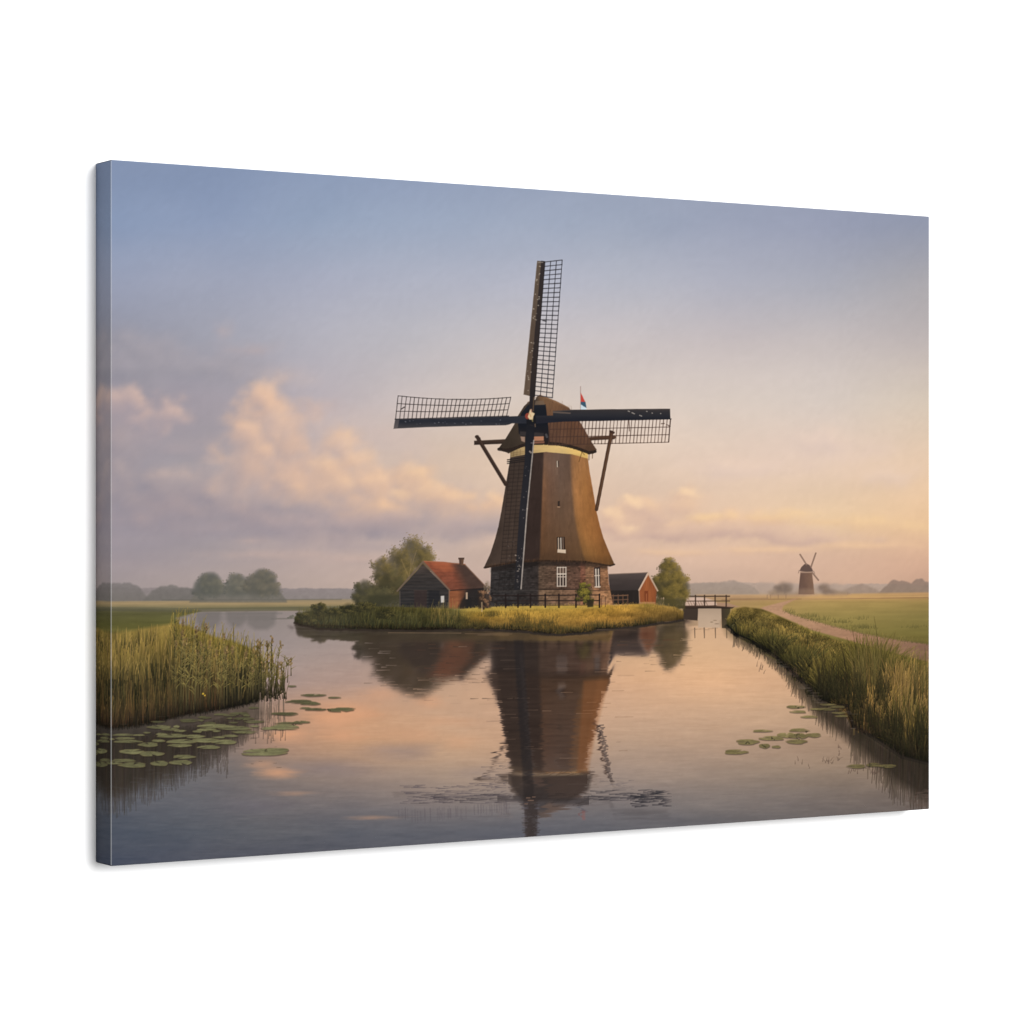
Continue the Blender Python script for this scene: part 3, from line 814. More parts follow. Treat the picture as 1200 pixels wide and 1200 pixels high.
def cap_col(X, Y):
    right = field([630, 650, 670, 700], [462, 478, 500, 526], [[(122, 90, 62), (130, 92, 60), (126, 88, 58), (110, 78, 52)],
                                                            [(112, 80, 56), (116, 80, 54), (108, 74, 52), (96, 68, 50)],
                                                            [(92, 64, 48), (102, 70, 52), (106, 70, 50), (98, 64, 46)],
                                                            [(78, 54, 44), (92, 64, 50), (96, 66, 48), (86, 60, 44)]])(X, Y)
    left = grad([(466, (74, 60, 50)), (500, (66, 54, 44)), (528, (60, 49, 40))])(X, Y)
    a = sstep(628, 634, X)[..., None]
    c = left * (1 - a) + right * a
    return c * (1 + .10 * noise(X, Y, 10, 12, 50, 4) + .06 * noise(X + (Y - 480) * .3, Y, 1.5, 12, 51, 2))[..., None]
poly([(632.7, 462.6), (642, 466), (652, 470), (661, 474.4), (666.7, 477.8), (674, 486), (680, 495), (686, 505), (691, 514.5), (699.3, 527), (697, 530.5), (691.5, 532.2), (680, 527.2), (664, 522), (650, 520), (638, 519), (622, 520.5), (612, 523), (604, 527.5), (596, 531.5), (588, 527.6), (584, 525.6), (592, 514.7), (598, 505), (604, 495), (607, 487), (610.5, 481.5), (614, 476), (619, 471.2), (627, 468.4), (629.5, 464.5)], cap_col, CAP, 1, .8)
rim = [(584.5, 525.8), (592, 527), (600, 526), (612, 521.5), (624, 519), (640, 518.8), (656, 520), (668, 522.4), (680, 526), (690, 530), (697.5, 528.5)]
for (a, b) in zip(rim[:-1], rim[1:]):
    line(a[0], a[1] + .6, b[0], b[1] + .6, 3.6, (42, 33, 30), CAP, .92)
line(633, 463, 666, 477.4, 1.3, (150, 110, 76), CAP, .6)
line(632, 463.6, 618, 471.6, 1.0, (110, 84, 62), CAP, .5)
n = 200
x = rng.uniform(588, 697, n)
blades(x, np.interp(x, [p[0] for p in rim], [p[1] for p in rim]) + 2.6, rng.uniform(2.5, 5, n), rng.normal(0, .6, n), np.full(n, .8), jitter((36, 29, 27), n, 15), jitter((78, 56, 42), n, 15), CAP, .4)
x = rng.uniform(644, 690, 130); y = rng.uniform(472, 520, 130)
k = ids[((y - Y0) * S).astype(int), ((x - X0) * S).astype(int)] == CAP
blades(x[k], y[k], np.full(k.sum(), 7.), np.full(k.sum(), -1.2), np.full(k.sum(), .8), jitter((80, 54, 42), k.sum(), 12), jitter((116, 82, 58), k.sum(), 12), CAP, .3)
# dark opening of the cap front with the planks below
FR = part('cap_front', MILL)
poly([(626, 474.5), (639.5, 473.8), (641, 487), (642.8, 502), (644.3, 519.5), (637.5, 520.3), (637, 512), (611, 511.5), (608, 508), (607, 497), (611, 484), (619, 474)], grad([(472, (34, 36, 42)), (495, (26, 29, 36)), (512, (38, 34, 36)), (520, (42, 34, 32))]), FR, 1, 1, .08, 5, 5, 52)
poly([(628, 470), (637, 469.5), (638.5, 474.5), (626.5, 474.5)], (112, 94, 78), FR, .7, 1)
poly([(609.5, 505.5), (637, 507.5), (637, 512.5), (609, 510.5)], (70, 62, 60), FR, .6, 1.4)
poly([(622.5, 511.8), (637, 511.3), (637.2, 516.2), (622.6, 516.6)], (188, 128, 96), FR, .9, .8)
poly([(610, 511.5), (615, 512), (615, 518.3), (611, 516.6)], (176, 142, 122), FR, .8, 1)
poly([(622.5, 517.6), (638, 517.2), (638, 519.4), (622.5, 520)], (160, 104, 80), FR, .7, .7)
line(640, 509.4, 641, 512, 2.6, (90, 86, 86), FR, .7)

# flag on the cap
FLAG = part('printed_flag', None, 'red, dark and pale flag behind the mill cap')
line(680.3, 453, 680.4, 480.5, .8, (150, 120, 112), part('flag_pole', FLAG), .75)
poly([(680.4, 460), (682.6, 464), (684.4, 468), (686.2, 471.4), (680.6, 471.4)], (196, 62, 52), FLAG, .95, .7)
poly([(680.6, 470.8), (686.1, 471), (687.4, 478), (684, 476.5), (680.6, 474)], (50, 82, 104), FLAG, .95, .7)
poly([(680.6, 474), (684, 476.4), (687.4, 478.4), (687, 479.8), (680.6, 480)], (202, 218, 226), FLAG, .95, .7)

# sails --------------------------------------------------------------
INK = (44, 42, 46)
def lattice(pid, c00, c10, c01, c11, nu, nv, w, col, alpha, sag=0.0, tilt=None, wv=None):
    """bars between four corners; c00-c10 runs along the stock"""
    c00, c10, c01, c11 = [np.array(c, float) for c in (c00, c10, c01, c11)]
    def at(u, v):
        p = (c00 * (1 - u) + c10 * u) * (1 - v) + (c01 * (1 - u) + c11 * u) * v
        return p + np.array([0, sag * v * 4 * u * (1 - u)])
    for i in range(nu + 1):
        u = i / nu
        a, b = at(u, 0), at(u, 1.0)
        if tilt:
            b = b + np.array([0, tilt(u)])
        j = rng.normal(0, .12, 2)
        line(a[0], a[1], b[0] + j[0], b[1] + j[1], w, col, pid, alpha * rng.uniform(.8, 1))
    for j in range(1, nv + 1):
        for i in range(nu):
            a, b = at(i / nu, j / nv), at((i + 1) / nu, j / nv)
            line(a[0], a[1], b[0], b[1], wv or w, col, pid, alpha)
def flecks(pts, col, pid, alpha=.8):
    for (x, y, l) in pts:
        line(x, y, x + l * .7, y + l * .3, .8, col, pid, alpha)

# upper sail
s1 = part('sail', MILL)
lattice(s1, (638.6, 307), (626.2, 463), (658.8, 304.8), (647.4, 465), 30, 3, 1.15, (52, 50, 56), .95, 0, lambda u: -0.2 + 1.2 * min(1, u * 2.2), 1.0)
poly([(629.5, 305.5), (637.4, 306.2), (622.2, 464.6), (613.6, 462.4)], grad([(305, (96, 82, 70)), (400, (90, 74, 62)), (465, (100, 82, 68))]), s1, 1, .7, .07, 4, 16, 54)
poly([(634.2, 305.6), (638.9, 306), (626.6, 466), (626, 490), (619.4, 490), (620.6, 466), (622, 440)], grad([(305, (52, 46, 46)), (440, (52, 44, 42)), (490, (36, 34, 38))]), s1, 1, .8)
line(638.6, 307, 626.4, 465, 1.0, (40, 36, 38), s1, .9)
line(625.5, 466, 624.6, 486, 1.0, (120, 94, 66), s1, .6)
line(629.6, 306, 613.8, 462, .8, (126, 108, 92), s1, .5)
for i in range(34):
    u = rng.random()
    x = 629.8 + (614.4 - 629.8) * u + rng.uniform(.6, 6.5) * .9
    flecks([(x, 308 + 150 * u, rng.uniform(.4, 1.6))], (206, 190, 170), s1, rng.uniform(.3, .85))
line(631, 307.6, 636, 307.4, 1.2, (170, 158, 146), s1, .6)
line(636, 375.5, 640, 376.6, 1.4, (40, 38, 42), s1, .8)

# left sail
s2 = part('sail', MILL)
lattice(s2, (463.6, 491), (593.6, 487.5), (466.4, 463.8), (598.6, 465.6), 27, 3, 1.05, (58, 50, 50), .92, 3.3, None, .95)
poly([(463, 491.6), (530, 490), (592, 488), (621, 487), (621, 496.2), (600, 496.2), (597, 497.4), (592.6, 498.4), (540, 499.4), (500, 500.6), (461.2, 502.4)], grad([(488, (50, 50, 56)), (494, (42, 44, 52)), (502, (70, 66, 68))]), s2, 1, .8, .06, 14, 2, 55)
poly([(463, 491.6), (468, 491.5), (466, 502), (461.2, 502.4)], (120, 108, 104), s2, .5, 1)
line(463, 491.3, 596, 487.6, 1.3, (36, 34, 38), s2, .8)
for i in range(18):
    flecks([(rng.uniform(470, 593), rng.uniform(492, 497), rng.uniform(.5, 1.6))], (150, 148, 156), s2, rng.uniform(.2, .6))
line(470, 479.5, 474, 477, 1.5, (56, 48, 48), s2, .8)

# right sail
s3 = part('sail', MILL)
lattice(s3, (645, 494), (786, 491.5), (643, 521.4), (783.4, 518.2), 34, 3, 1.0, (74, 52, 44), .85, 0, None, .95)
line(785.6, 491, 783.6, 518, 1.3, (70, 50, 44), s3, .9)
for (a, b, c, d_) in ((775, 496.5, 778.6, 496.3), (781, 497.5, 785.5, 499.6), (737, 493, 737.6, 505)):
    line(a, b, c, d_, 1.2, (84, 60, 50), s3, .8)
poly([(620, 487.4), (648, 486.8), (648, 481.5), (667, 480.2), (720, 479.4), (785.3, 478.9), (785.8, 490.2), (787, 490.4), (786.8, 491.6), (720, 493), (660, 494.2), (620, 497)], grad([(479, (74, 64, 62)), (481.5, (54, 51, 53)), (487, (46, 46, 51)), (490.5, (36, 37, 44)), (495, (38, 38, 46))]), s3, 1, .7, .05, 18, 2, 56)
line(648.5, 483, 668, 484.2, 1.6, (116, 98, 86), s3, .7)
line(648, 482, 668, 480.6, .9, (96, 78, 68), s3, .7)
for (x, y, l) in ((736, 481.6, 2.6), (740.5, 483.6, 4.5), (749.5, 486.6, 3.6), (757.6, 482, 1.2), (764, 484, .8), (774, 484.4, .8)):
    flecks([(x, y, l)], (196, 184, 172), s3, .8)

# lower sail in front of the tower
s4 = part('sail', MILL)
for i in range(33):
    t = i / 32
    y = 541 + 150 * t
    xl = 597.5 - 13.5 * t
    line(xl, y + .8, 614.6 - 12 * t, y, .9, (40, 32, 30), s4, .5)
for k in (0, .33, .66):
    line(597.5 + 17 * k, 541, 584 + 18.5 * k, 692, .9, (38, 31, 30), s4, .4)
for i in range(8):
    y = 537.6 + i % 3 * 2.2
    line(594.6, y + 1.2, 616, y - 1.6, 1.2, (36, 32, 32), s4, .55)
poly([(617.4, 495), (626.8, 495), (625.6, 520), (624, 540), (617.6, 600), (610.8, 690.5), (601.6, 692), (602.6, 690), (608.6, 600), (614.8, 540), (615.2, 520)], grad([(495, (32, 32, 37)), (540, (38, 38, 43)), (600, (44, 42, 46)), (692, (42, 40, 42))]), s4, 1, .8, .06, 3, 16, 57)
for (a, b, c, d_, al) in ((625.6, 516, 617.8, 596, .8), (617.8, 596, 610.6, 690, .85)):
    line(a, b, c, d_, 1.25, (184, 170, 158), s4, al)
for i in range(26):
    u = rng.random()
    flecks([(616 - 12 * u + rng.uniform(0, 6), 540 + 148 * u, rng.uniform(.4, 1.3))], (140, 130, 124), s4, rng.uniform(.2, .6))
for i in range(14):
    flecks([(605.5 + rng.uniform(-2, 4), rng.uniform(645, 682), rng.uniform(.6, 1.6))], (176, 160, 144), s4, rng.uniform(.3, .7))
for i in range(8):
    flecks([(597 + rng.uniform(-6, 6), rng.uniform(632, 658), rng.uniform(.6, 2.2))], (120, 106, 98), s4, rng.uniform(.2, .5))

# hub
HUB = part('hub', MILL)
poly([(616.5, 483), (627, 482), (628.5, 496), (617, 498)], (30, 30, 34), HUB, 1, 1)
poly(ellipse(618.4, 487.6, 3.0, 3.6), (150, 66, 52), HUB, .95, .9)
poly([(621.4, 479.6), (622.8, 482.6), (626.6, 484.6), (625, 488), (624.4, 492), (620.6, 491.6), (618.6, 488.6), (620, 484)], (228, 200, 156), HUB, .95, .8)
line(620, 484, 622, 488, 1.2, (190, 140, 90), HUB, .6)
line(622.6, 480, 622.8, 483, 1.4, (206, 150, 120), HUB, .8)
line(623.6, 491.5, 624.2, 493.6, 1.4, (170, 150, 90), HUB, .6)
line(627, 497, 627.3, 500, 1.0, (130, 104, 80), s4, .7)
line(621.5, 498, 626, 499.5, 1.2, (44, 40, 42), s4, .8)
line(622.4, 519, 625, 519.2, 1.2, (160, 150, 150), s4, .5)
line(620.8, 529, 622.4, 530.4, 1.8, (176, 158, 146), s4, .7)

# ------------------------------------------------------------------ island, its bank and fences
def up(a, xs):
    return np.interp(xs, [p[0] for p in a], [p[1] for p in a])
def pids(x, y):
    r = np.clip(((y - Y0) * S).astype(int), 0, H - 1); c = np.clip(((x - X0) * S).astype(int), 0, W - 1)
    return r, c
BANK = part('printed_grassy_bank', None, 'low sunlit grassy island under the windmill')
ISL_T = [(345, 723), (349, 720), (360, 716.5), (375, 713), (390, 714), (404, 712), (430, 710.5), (470, 711.5), (526, 713.5), (536, 714.6), (560, 712), (600, 710.5), (640, 710), (718, 709), (760, 707.5), (790, 711), (801, 716)]
ISL_B = [(345, 729), (360, 733.5), (375, 736.5), (431, 738), (487, 738.5), (540, 737.5), (577, 738), (607, 739.5), (657, 744), (690, 740.5), (700, 738), (740, 734.5), (763, 731.6), (801, 726)]
_x = np.arange(345, 802, 2.5)
_b = up(ISL_B, _x) + 1.3 * noise(_x, _x * 0, 11, 9, 141, 3, .6) * sstep(801, 780, _x)
ISL_B = list(zip(_x, _b)) + [(801, 726)]
def isl_col(X, Y):
    t, b = up(ISL_T, X), up(ISL_B, X)
    v = np.clip((Y - t) / (b - t), 0, 1)
    gold = field([345, 420, 530, 560, 640, 720, 801], [0, .3, .6, .85, 1],
        [[(92, 88, 58), (90, 86, 52), (112, 100, 54), (166, 138, 66), (178, 146, 66), (186, 144, 64), (132, 108, 56)],
         [(84, 82, 54), (80, 78, 48), (100, 92, 50), (168, 134, 58), (176, 138, 60), (184, 138, 58), (124, 98, 52)],
         [(70, 70, 50), (66, 66, 44), (80, 76, 44), (140, 110, 52), (150, 116, 54), (162, 120, 54), (104, 84, 46)],
         [(54, 56, 44), (50, 52, 38), (58, 56, 38), (98, 80, 44), (110, 88, 46), (122, 94, 48), (82, 66, 42)],
         [(42, 42, 38), (38, 38, 32), (40, 38, 32), (58, 48, 34), (64, 52, 34), (72, 58, 36), (60, 48, 36)]])(X, v)
    n = noise(X, Y, 16, 5, 101, 4, .6)
    return gold * (1 + .26 * n)[..., None]
poly(ISL_T + ISL_B[::-1], isl_col, BANK, 1, 1.5)
n = 2600
xb = rng.uniform(347, 800, n); u = rng.random(n)
t, b = up(ISL_T, xb), up(ISL_B, xb)
yb = t + 1 + (b - t - 1) * u
dk = noise(xb, yb, 18, 9, 103, 3)
r, c = pids(xb, np.clip(yb - 3, t + 1, b))
base = img[r, c]
blades(xb, yb, rng.uniform(3, 7, n) * (0.75 + .5 * u), rng.normal(.2, .9, n), np.full(n, .9), base * (0.8 + .1 * dk[:, None]), base * (1.06 + .16 * dk + rng.normal(0, .1, n))[:, None], BANK, .6)
# greener reeds before the cottage, dark clumps
n = 900
xb = rng.uniform(350, 540, n); t, b = up(ISL_T, xb), up(ISL_B, xb); u = rng.random(n) ** 1.3
yb = b - (b - t) * u * .8
blades(xb, yb, rng.uniform(5, 12, n), rng.normal(.3, 1.2, n), np.full(n, .9), jitter((58, 58, 40), n, 14), jitter((104, 98, 54), n, 16), BANK, .5)
n = 130
xb = rng.uniform(505, 536, n)
blades(xb, rng.uniform(716, 732, n), rng.uniform(6, 15, n), rng.normal(.3, 1.2, n), np.full(n, .9), jitter((110, 96, 54), n, 14), jitter((168, 142, 78), n, 16), BANK, .4)
for (cx, cy, rx_, ry_, k) in ((540, 727, 9, 6, 190), (562, 732, 9, 5, 150), (375, 723, 12, 8, 130), (575, 721, 12, 2.5, 90), (553, 735, 30, 2, 120), (610, 726, 12, 10, 200), (640, 730, 14, 8, 150), (618, 735, 20, 3, 140), (700, 733, 16, 3, 100), (665, 738, 26, 3, 140)):
    xb = rng.normal(cx, rx_ * .5, k); yb = rng.normal(cy + ry_ * .3, ry_ * .4, k)
    blades(xb, yb, rng.uniform(3, 7, k), rng.normal(0, 1, k), np.full(k, .9), jitter((52, 50, 34), k, 12), jitter((80, 72, 40), k, 14), BANK, .3)
poly([(488, 736), (500, 734.8), (520, 736), (535, 736.5), (532, 738.4), (500, 738.6)], (40, 33, 30), BANK, .8, 1.2)
for (x0, y0, x1, y1, w_) in ((541, 738.4, 606, 739.8, 1.2), (610, 740.2, 655, 744.2, 1.2), (658, 744.4, 690, 741, 1.2), (690, 740.6, 742, 734.8, 1.0), (742, 734.6, 800, 726.6, 1.0), (350, 731, 487, 738.8, 1.4)):
    line(x0, y0, x1, y1, w_, (46, 38, 32), BANK, .6)
poly([(770, 729), (818, 727), (818, 733), (790, 736), (766, 734)], (150, 124, 98), WATER, .6, 2, mark=False)
for (cx, cy, rx_, ry_, k) in ((354, 723, 8, 6, 260), (374, 714, 9, 7, 380), (391, 718, 9, 5, 240), (409, 713, 10, 6, 280), (427, 712, 14, 6, 320), (452, 719, 14, 6, 260), (360, 729, 10, 4, 200)):
    crown([(cx, cy, rx_, ry_)], k, (56, 55, 38), (106, 98, 56), BANK, .9, seed=int(cx), base=.8, alpha=.6)
n = 900
xb = rng.uniform(346, 770, n)
cl = noise(xb, xb * 0, 14, 9, 138, 3, .6)
yb = up(ISL_B, xb) + rng.uniform(-3, 2.4, n) + 3.2 * cl
blades(xb, yb, rng.uniform(2, 7, n) * (1 + .8 * cl), rng.normal(0, 1.2, n), np.full(n, 1.2), jitter((42, 38, 29), n, 12), jitter((76, 66, 40), n, 16), BANK, .5)
for i in range(60):
    x = rng.uniform(348, 780); y = float(up(ISL_B, np.array([x]))[0])
    dabs(rng.normal(x, 3, 6), rng.normal(y - .5, .8, 6), np.full(6, 1.6), np.full(6, 1.1), jitter((48, 42, 32), 6, 12), BANK, .5)
r0, r1, c0, c1 = window(338, 704, 470, 745)
X, Y = np.meshgrid(GX[c0:c1], GY[r0:r1])
lay(r0, r1, c0, c1, (.26 * sstep(460, 350, X) * (ids[r0:r1, c0:c1] == BANK)).astype(np.float32), A(128, 120, 106), None, False)
# sunlit lawn line at the foot of the mill
poly([(536, 714), (574, 711), (700, 710), (702, 713), (600, 714.5), (560, 717)], (176, 150, 74), BANK, .45, 1.6)
# foundation overlap: grass tips over the wall feet
n = 520
xb = rng.uniform(468, 772, n)
blades(xb, up(ISL_T, xb) + 2.5, rng.uniform(2, 5, n), rng.normal(0, .8, n), np.full(n, .8), img[pids(xb, up(ISL_T, xb) + 3)], img[pids(xb, up(ISL_T, xb) + 4)] * 1.05, BANK, .55)

FENCE = part('printed_fence')
for (y0, y1, w_, al) in ((697.6, 697.2, 1.5, .9), (703.9, 703.6, 1.4, .85), (709.4, 709.2, .8, .4)):
    line(577, y0 + .4, 703, y1, w_, (44, 35, 33), FENCE, al)
for x in (592.5, 607, 621.7, 639, 655, 675, 702.6):
    line(x, 696.6, x, 711.5, 2.0, (40, 32, 31), FENCE, .92)
line(582, 704, 582, 711, 1.4, (44, 36, 34), FENCE, .7)
F2 = part('printed_fence')
line(716, 698.2, 736, 697.6, 1.1, (136, 100, 74), F2, .8)
line(716, 703.2, 736, 702.4, 1.0, (120, 88, 66), F2, .8)
for x in (718.6, 724.4, 730, 735.6):
    line(x, 697, x, 708.5, 1.2, (112, 80, 60), F2, .8)
for x in (705, 709.4):
    line(x, 699, x, 711, 1.1, (92, 62, 46), F2, .7)
BUSH = part('printed_bush', None, 'small green bush before the brick base')
crown([(685.5, 691, 9.5, 8.5), (684, 699, 9, 8), (690, 704, 6, 7)], 900, (46, 46, 30), (126, 112, 46), BUSH, .9, sun=(.3, -.9), seed=23)
poly([(688, 703), (696, 702), (695, 711), (688.5, 711.5)], (42, 38, 30), BUSH, .8, 1.5)
PILE = part('printed_climbing_plant')
poly([(560, 694), (567, 689), (574, 688), (575, 712), (561, 713)], (52, 42, 38), PILE, .85, 2.5)
crown([(566, 694, 7, 6), (565, 704, 5, 9), (571, 702, 4, 11)], 330, (60, 48, 40), (142, 104, 76), PILE, .9, seed=29, base=.4)
line(564.6, 706, 564.8, 716.5, 1.3, (190, 160, 120), PILE, .7)
line(571.4, 692, 572, 695, 1.4, (190, 160, 140), PILE, .7)
line(574.6, 666, 574, 672, .9, (190, 178, 166), MILL, .6)
crown([(571, 686, 3.5, 7)], 40, (110, 96, 80), (140, 116, 90), None, .9, seed=30, base=.5)

# ------------------------------------------------------------------ what the water mirrors
cov_s = cov * ((ids != FIELD) & (ids != FAR) & (ids != FIELD_L) & (ids != FAR_R))
def mirror(ysrc, colx):
    """sample sheet at (column, ysrc)"""
    r = np.clip((ysrc - Y0) * S, 0, H - 2)
    r0 = r.astype(np.int32); f = (r - r0)[..., None]
    c = np.clip((colx - X0) * S, 0, W - 1).round().astype(np.int32)
    a = img_s[r0, c] * (1 - f) + img_s[r0 + 1, c] * f
    m = cov_s[r0, c] * (1 - f[..., 0]) + cov_s[r0 + 1, c] * f[..., 0]
    return a, m
img_s = blur(img, 1.0, 2.6)
cov_s = blur(cov_s, 0.5, 0.8)
r0, r1, c0, c1 = window(330, 714, 862, 1008)
X, Y = np.meshgrid(GX[c0:c1], GY[r0:r1])
shore = up(ISL_B, X)
d = np.clip(Y - shore, 0, None)
ripA = noise(X, Y, 30, 2.2, 111, 3, .55)
ripB = noise(X, Y, 11, 1.3, 112, 2, .5)
ripC = noise(X, Y, 60, 5, 113, 2, .5)
amp = 0.5 + 5.5 * sstep(8, 180, d)
dx = amp * (1.25 * ripA + .7 * ripB)
dy = (0.6 + 4.5 * sstep(15, 190, d)) * (.8 * ripC + .6 * ripA)
ymill = np.interp(Y + dy, [738, 748, 795, 905, 938.5, 985, 1015], [740, 716, 656, 530, 488, 428, 390])
ymill = np.where(Y < 745, 2 * shore - (Y + dy), ymill)
y1_ = np.interp(Y, [738, 752], [0, 1])
ymill = (2 * shore - (Y + dy * .4)) * (1 - y1_) + np.interp(Y + dy, [738, 752, 795, 905, 938.5, 985, 1015], [728, 708, 656, 530, 488, 428, 390]) * y1_
yright = 2 * 720.0 - (Y + dy * .5)
k = sstep(712, 722, X)
ysrc = ymill * (1 - k) + yright * k
a, m = mirror(ysrc, X + dx)
# grassy bank mirrored close in, brownish
m = m * sstep(-2.5, -.5, Y - shore)
g_ = a.mean(-1, keepdims=True)
warm = (a * .8 + g_ * .2) * A(.74, .72, .76) + A(4, 3, 2)
warm = warm * .76 + A(78, 62, 53) * .24
fade = (1 - .35 * sstep(120, 200, d)) * (0.93 + .1 * ripA)
# thin lattices break up on the ripples
brk = sstep(-.45, .35, ripA + .5 * ripB)
thin = (ysrc < 516) & ((X < 583) | (X > 690))
fade = np.where(thin, fade * (.05 + .22 * brk), fade)
thin2 = (ysrc < 462)
fade = np.where(thin2, fade * np.where(X < 628, .85, .2), fade)
thin3 = (ysrc > 500) & (ysrc < 640) & ((X < 575) | (X > 704) | (Y > 870)) & ((X < 596) | (X > 688))
fade = np.where(thin3, fade * (.25 + .75 * brk), fade)
al = np.clip(m * fade, 0, 1) * (ids[r0:r1, c0:c1] == WATER)
al = al * np.where(X > 801, sstep(815, 801, X), 1)
lay(r0, r1, c0, c1, al.astype(np.float32), warm.astype(np.float32), None, False)
for (cx, rr, b_) in ((244, 15, 736), (277, 12, 735), (306, 18, 738), (200, 26, 726)):
    poly([(cx - rr, 716), (cx + rr, 716), (cx + rr * .9, b_ - 6), (cx + rr * .4, b_), (cx - rr * .4, b_), (cx - rr * .9, b_ - 6)], (112, 106, 102), None, .55, 5, mark=False)
poly([(425, 741), (578, 741), (572, 768), (548, 792), (522, 800), (497, 818), (470, 812), (446, 796), (430, 765)], (62, 51, 42), None, .55, 8, mark=False)
poly([(520, 752), (556, 752), (552, 772), (536, 790), (516, 796), (508, 790)], (138, 82, 58), None, .30, 6, mark=False)
poly([(576, 745), (716, 745), (700, 800), (684, 905), (600, 905), (586, 830)], (50, 38, 31), None, .26, 5, mark=False)
# darker foot of the bank reflection and the bridge posts
for x in (801.8, 814, 825.2, 838.2, 851.4):
    line(x, 736, x + .3, 747.5, 1.4, (84, 68, 56), None, .75, 1.0, False)
for i in range(7):
    y = 736 + rng.random() * 3
    line(805 + 5 * i, y, 811 + 5 * i, y, .9, (150, 122, 98), None, .5, mark=False)
for a_, b_ in zip(ISL_B[:-1], ISL_B[1:]):
    line(a_[0], a_[1] + .9, b_[0], b_[1] + .9, 2.6, (56, 48, 41), None, .75, mark=False)
# streaks of light across the reflections
for i in range(520):
    x, y = rng.uniform(430, 740), rng.uniform(748, 965)
    l = rng.uniform(4, 22)
    cc = img[pids(np.array([x + rng.normal(0, 26)]), np.array([y]))][0]
    line(x, y, x + l, y - rng.uniform(0, .5), .7, cc, None, .28, mark=False)
for (x0, x1, y, al_) in ((455, 540, 741.5, .5), (545, 600, 742.5, .4), (470, 560, 752, .18), (700, 745, 738, .35), (445, 470, 757, .3), (560, 596, 744, .35)):
    line(x0, y, x1, y + .4, .9, (138, 112, 88), None, al_, mark=False)
def streaks(x0, x1, ya, yb, n, col, al_, lmin=4, lmax=20, w_=1.0):
    for i in range(n):
        x = rng.uniform(x0, x1); l = rng.uniform(lmin, lmax)
        y = rng.uniform(ya, yb) + (x - x0) / (x1 - x0) * -1.5
        line(x, y, min(x + l, x1 + 3), y - rng.uniform(-1.2, 1.6), w_ * rng.uniform(.7, 1.3), col, None, al_ * rng.uniform(.5, 1), .3, False)
streaks(464, 590, 919, 942, 85, (84, 76, 82), .55, 6, 26, 1.1)
streaks(478, 600, 932, 942, 45, (66, 60, 64), .6, 6, 24, 1.2)
streaks(560, 598, 895, 936, 40, (90, 80, 82), .5, 4, 12, 1.0)
streaks(684, 775, 926, 940, 55, (62, 58, 62), .65, 6, 26, 1.2)
streaks(738, 784, 928, 946, 60, (52, 50, 54), .75, 5, 20, 1.3)
streaks(696, 740, 910, 928, 24, (96, 88, 90), .4, 5, 16, .9)
streaks(612, 690, 930, 946, 40, (58, 50, 48), .5, 5, 20, 1.2)
for i in range(46):
    y = 850 + 66 * i / 45
    x = 703 + 13 * i / 45 + rng.normal(0, 1.3)
    line(x - rng.uniform(.5, 2.5), y, x + rng.uniform(.5, 3), y + rng.uniform(-.5, .5), 1.5, (70, 60, 58), None, .6, mark=False)
line(640, 905.6, 680, 905, 1.4, (168, 120, 74), None, .4, mark=False)
for i in range(26):
    x = rng.uniform(604, 684)
    line(x, rng.uniform(900, 909), x + rng.uniform(5, 16), rng.uniform(902, 907), .9, (92, 70, 54), None, .5, mark=False)
poly([(684, 798), (714, 796), (700, 850), (689, 905), (676, 905)], (146, 88, 50), None, .36, 4, mark=False)
poly([(576, 745), (631, 745), (636, 905), (602, 905), (588, 830)], (46, 39, 36), None, .30, 5, mark=False)
poly([(602, 750), (613, 750), (624, 905), (627, 940), (614, 940), (612, 905)], (38, 36, 38), None, .45, 2.5, mark=False)
poly([(598, 909), (694, 908), (690, 926), (664, 940), (612, 938), (600, 922)], (44, 37, 34), None, .5, 4, mark=False)
poly([(613.5, 936), (630, 936), (630, 958), (629, 985), (615.5, 985), (615, 958)], (58, 50, 48), None, .72, 2, mark=False)
for i in range(30):
    y = rng.uniform(940, 980)
    line(612.5 + rng.normal(0, 1), y, 616 + rng.uniform(0, 3), y, .9, (60, 52, 50) if i % 2 else (100, 94, 100), None, .5, mark=False)
    line(628 + rng.normal(0, 1), y, 631 + rng.uniform(0, 2), y, .9, (60, 52, 50) if i % 2 else (98, 94, 100), None, .5, mark=False)
soften(424, 746, 582, 832, 2.2, .75, WATER)
soften(718, 736, 812, 792, 1.6, .6, WATER)
for i in range(430):
    side_ = rng.random() < .8
    x, y = (rng.uniform(425, 580), rng.uniform(752, 826)) if side_ else (rng.uniform(722, 806), rng.uniform(748, 790))
    dx_ = rng.normal(0, 16)
    cc = img[pids(np.array([x + dx_]), np.array([y + rng.normal(0, 5)]))][0]
    l = rng.uniform(4, 16)
    line(x, y, x + l, y + rng.uniform(-.3, .3), 1.0, cc, None, .5, .4, False)
for (x, y, l) in ((617, 935, 4), (619, 938, 6), (615, 942, 3), (624, 934, 3)):
    line(x, y, x + l, y, 1.2, (160, 124, 104), None, .55, mark=False)
poly([(682, 950), (685.6, 950), (686, 961), (682.4, 961)], (150, 90, 84), None, .35, 1.6, mark=False)
for i in range(60):
    x = rng.uniform(466, 597)
    y = np.interp(x, [466, 532, 598], [956, 954, 946])
    line(x, y - rng.uniform(4, 10), x + .4, y + rng.uniform(1, 9), .7, (88, 80, 86), None, .3, mark=False)
line(466, 958, 597, 956.5, .7, (84, 78, 84), None, .18, mark=False)

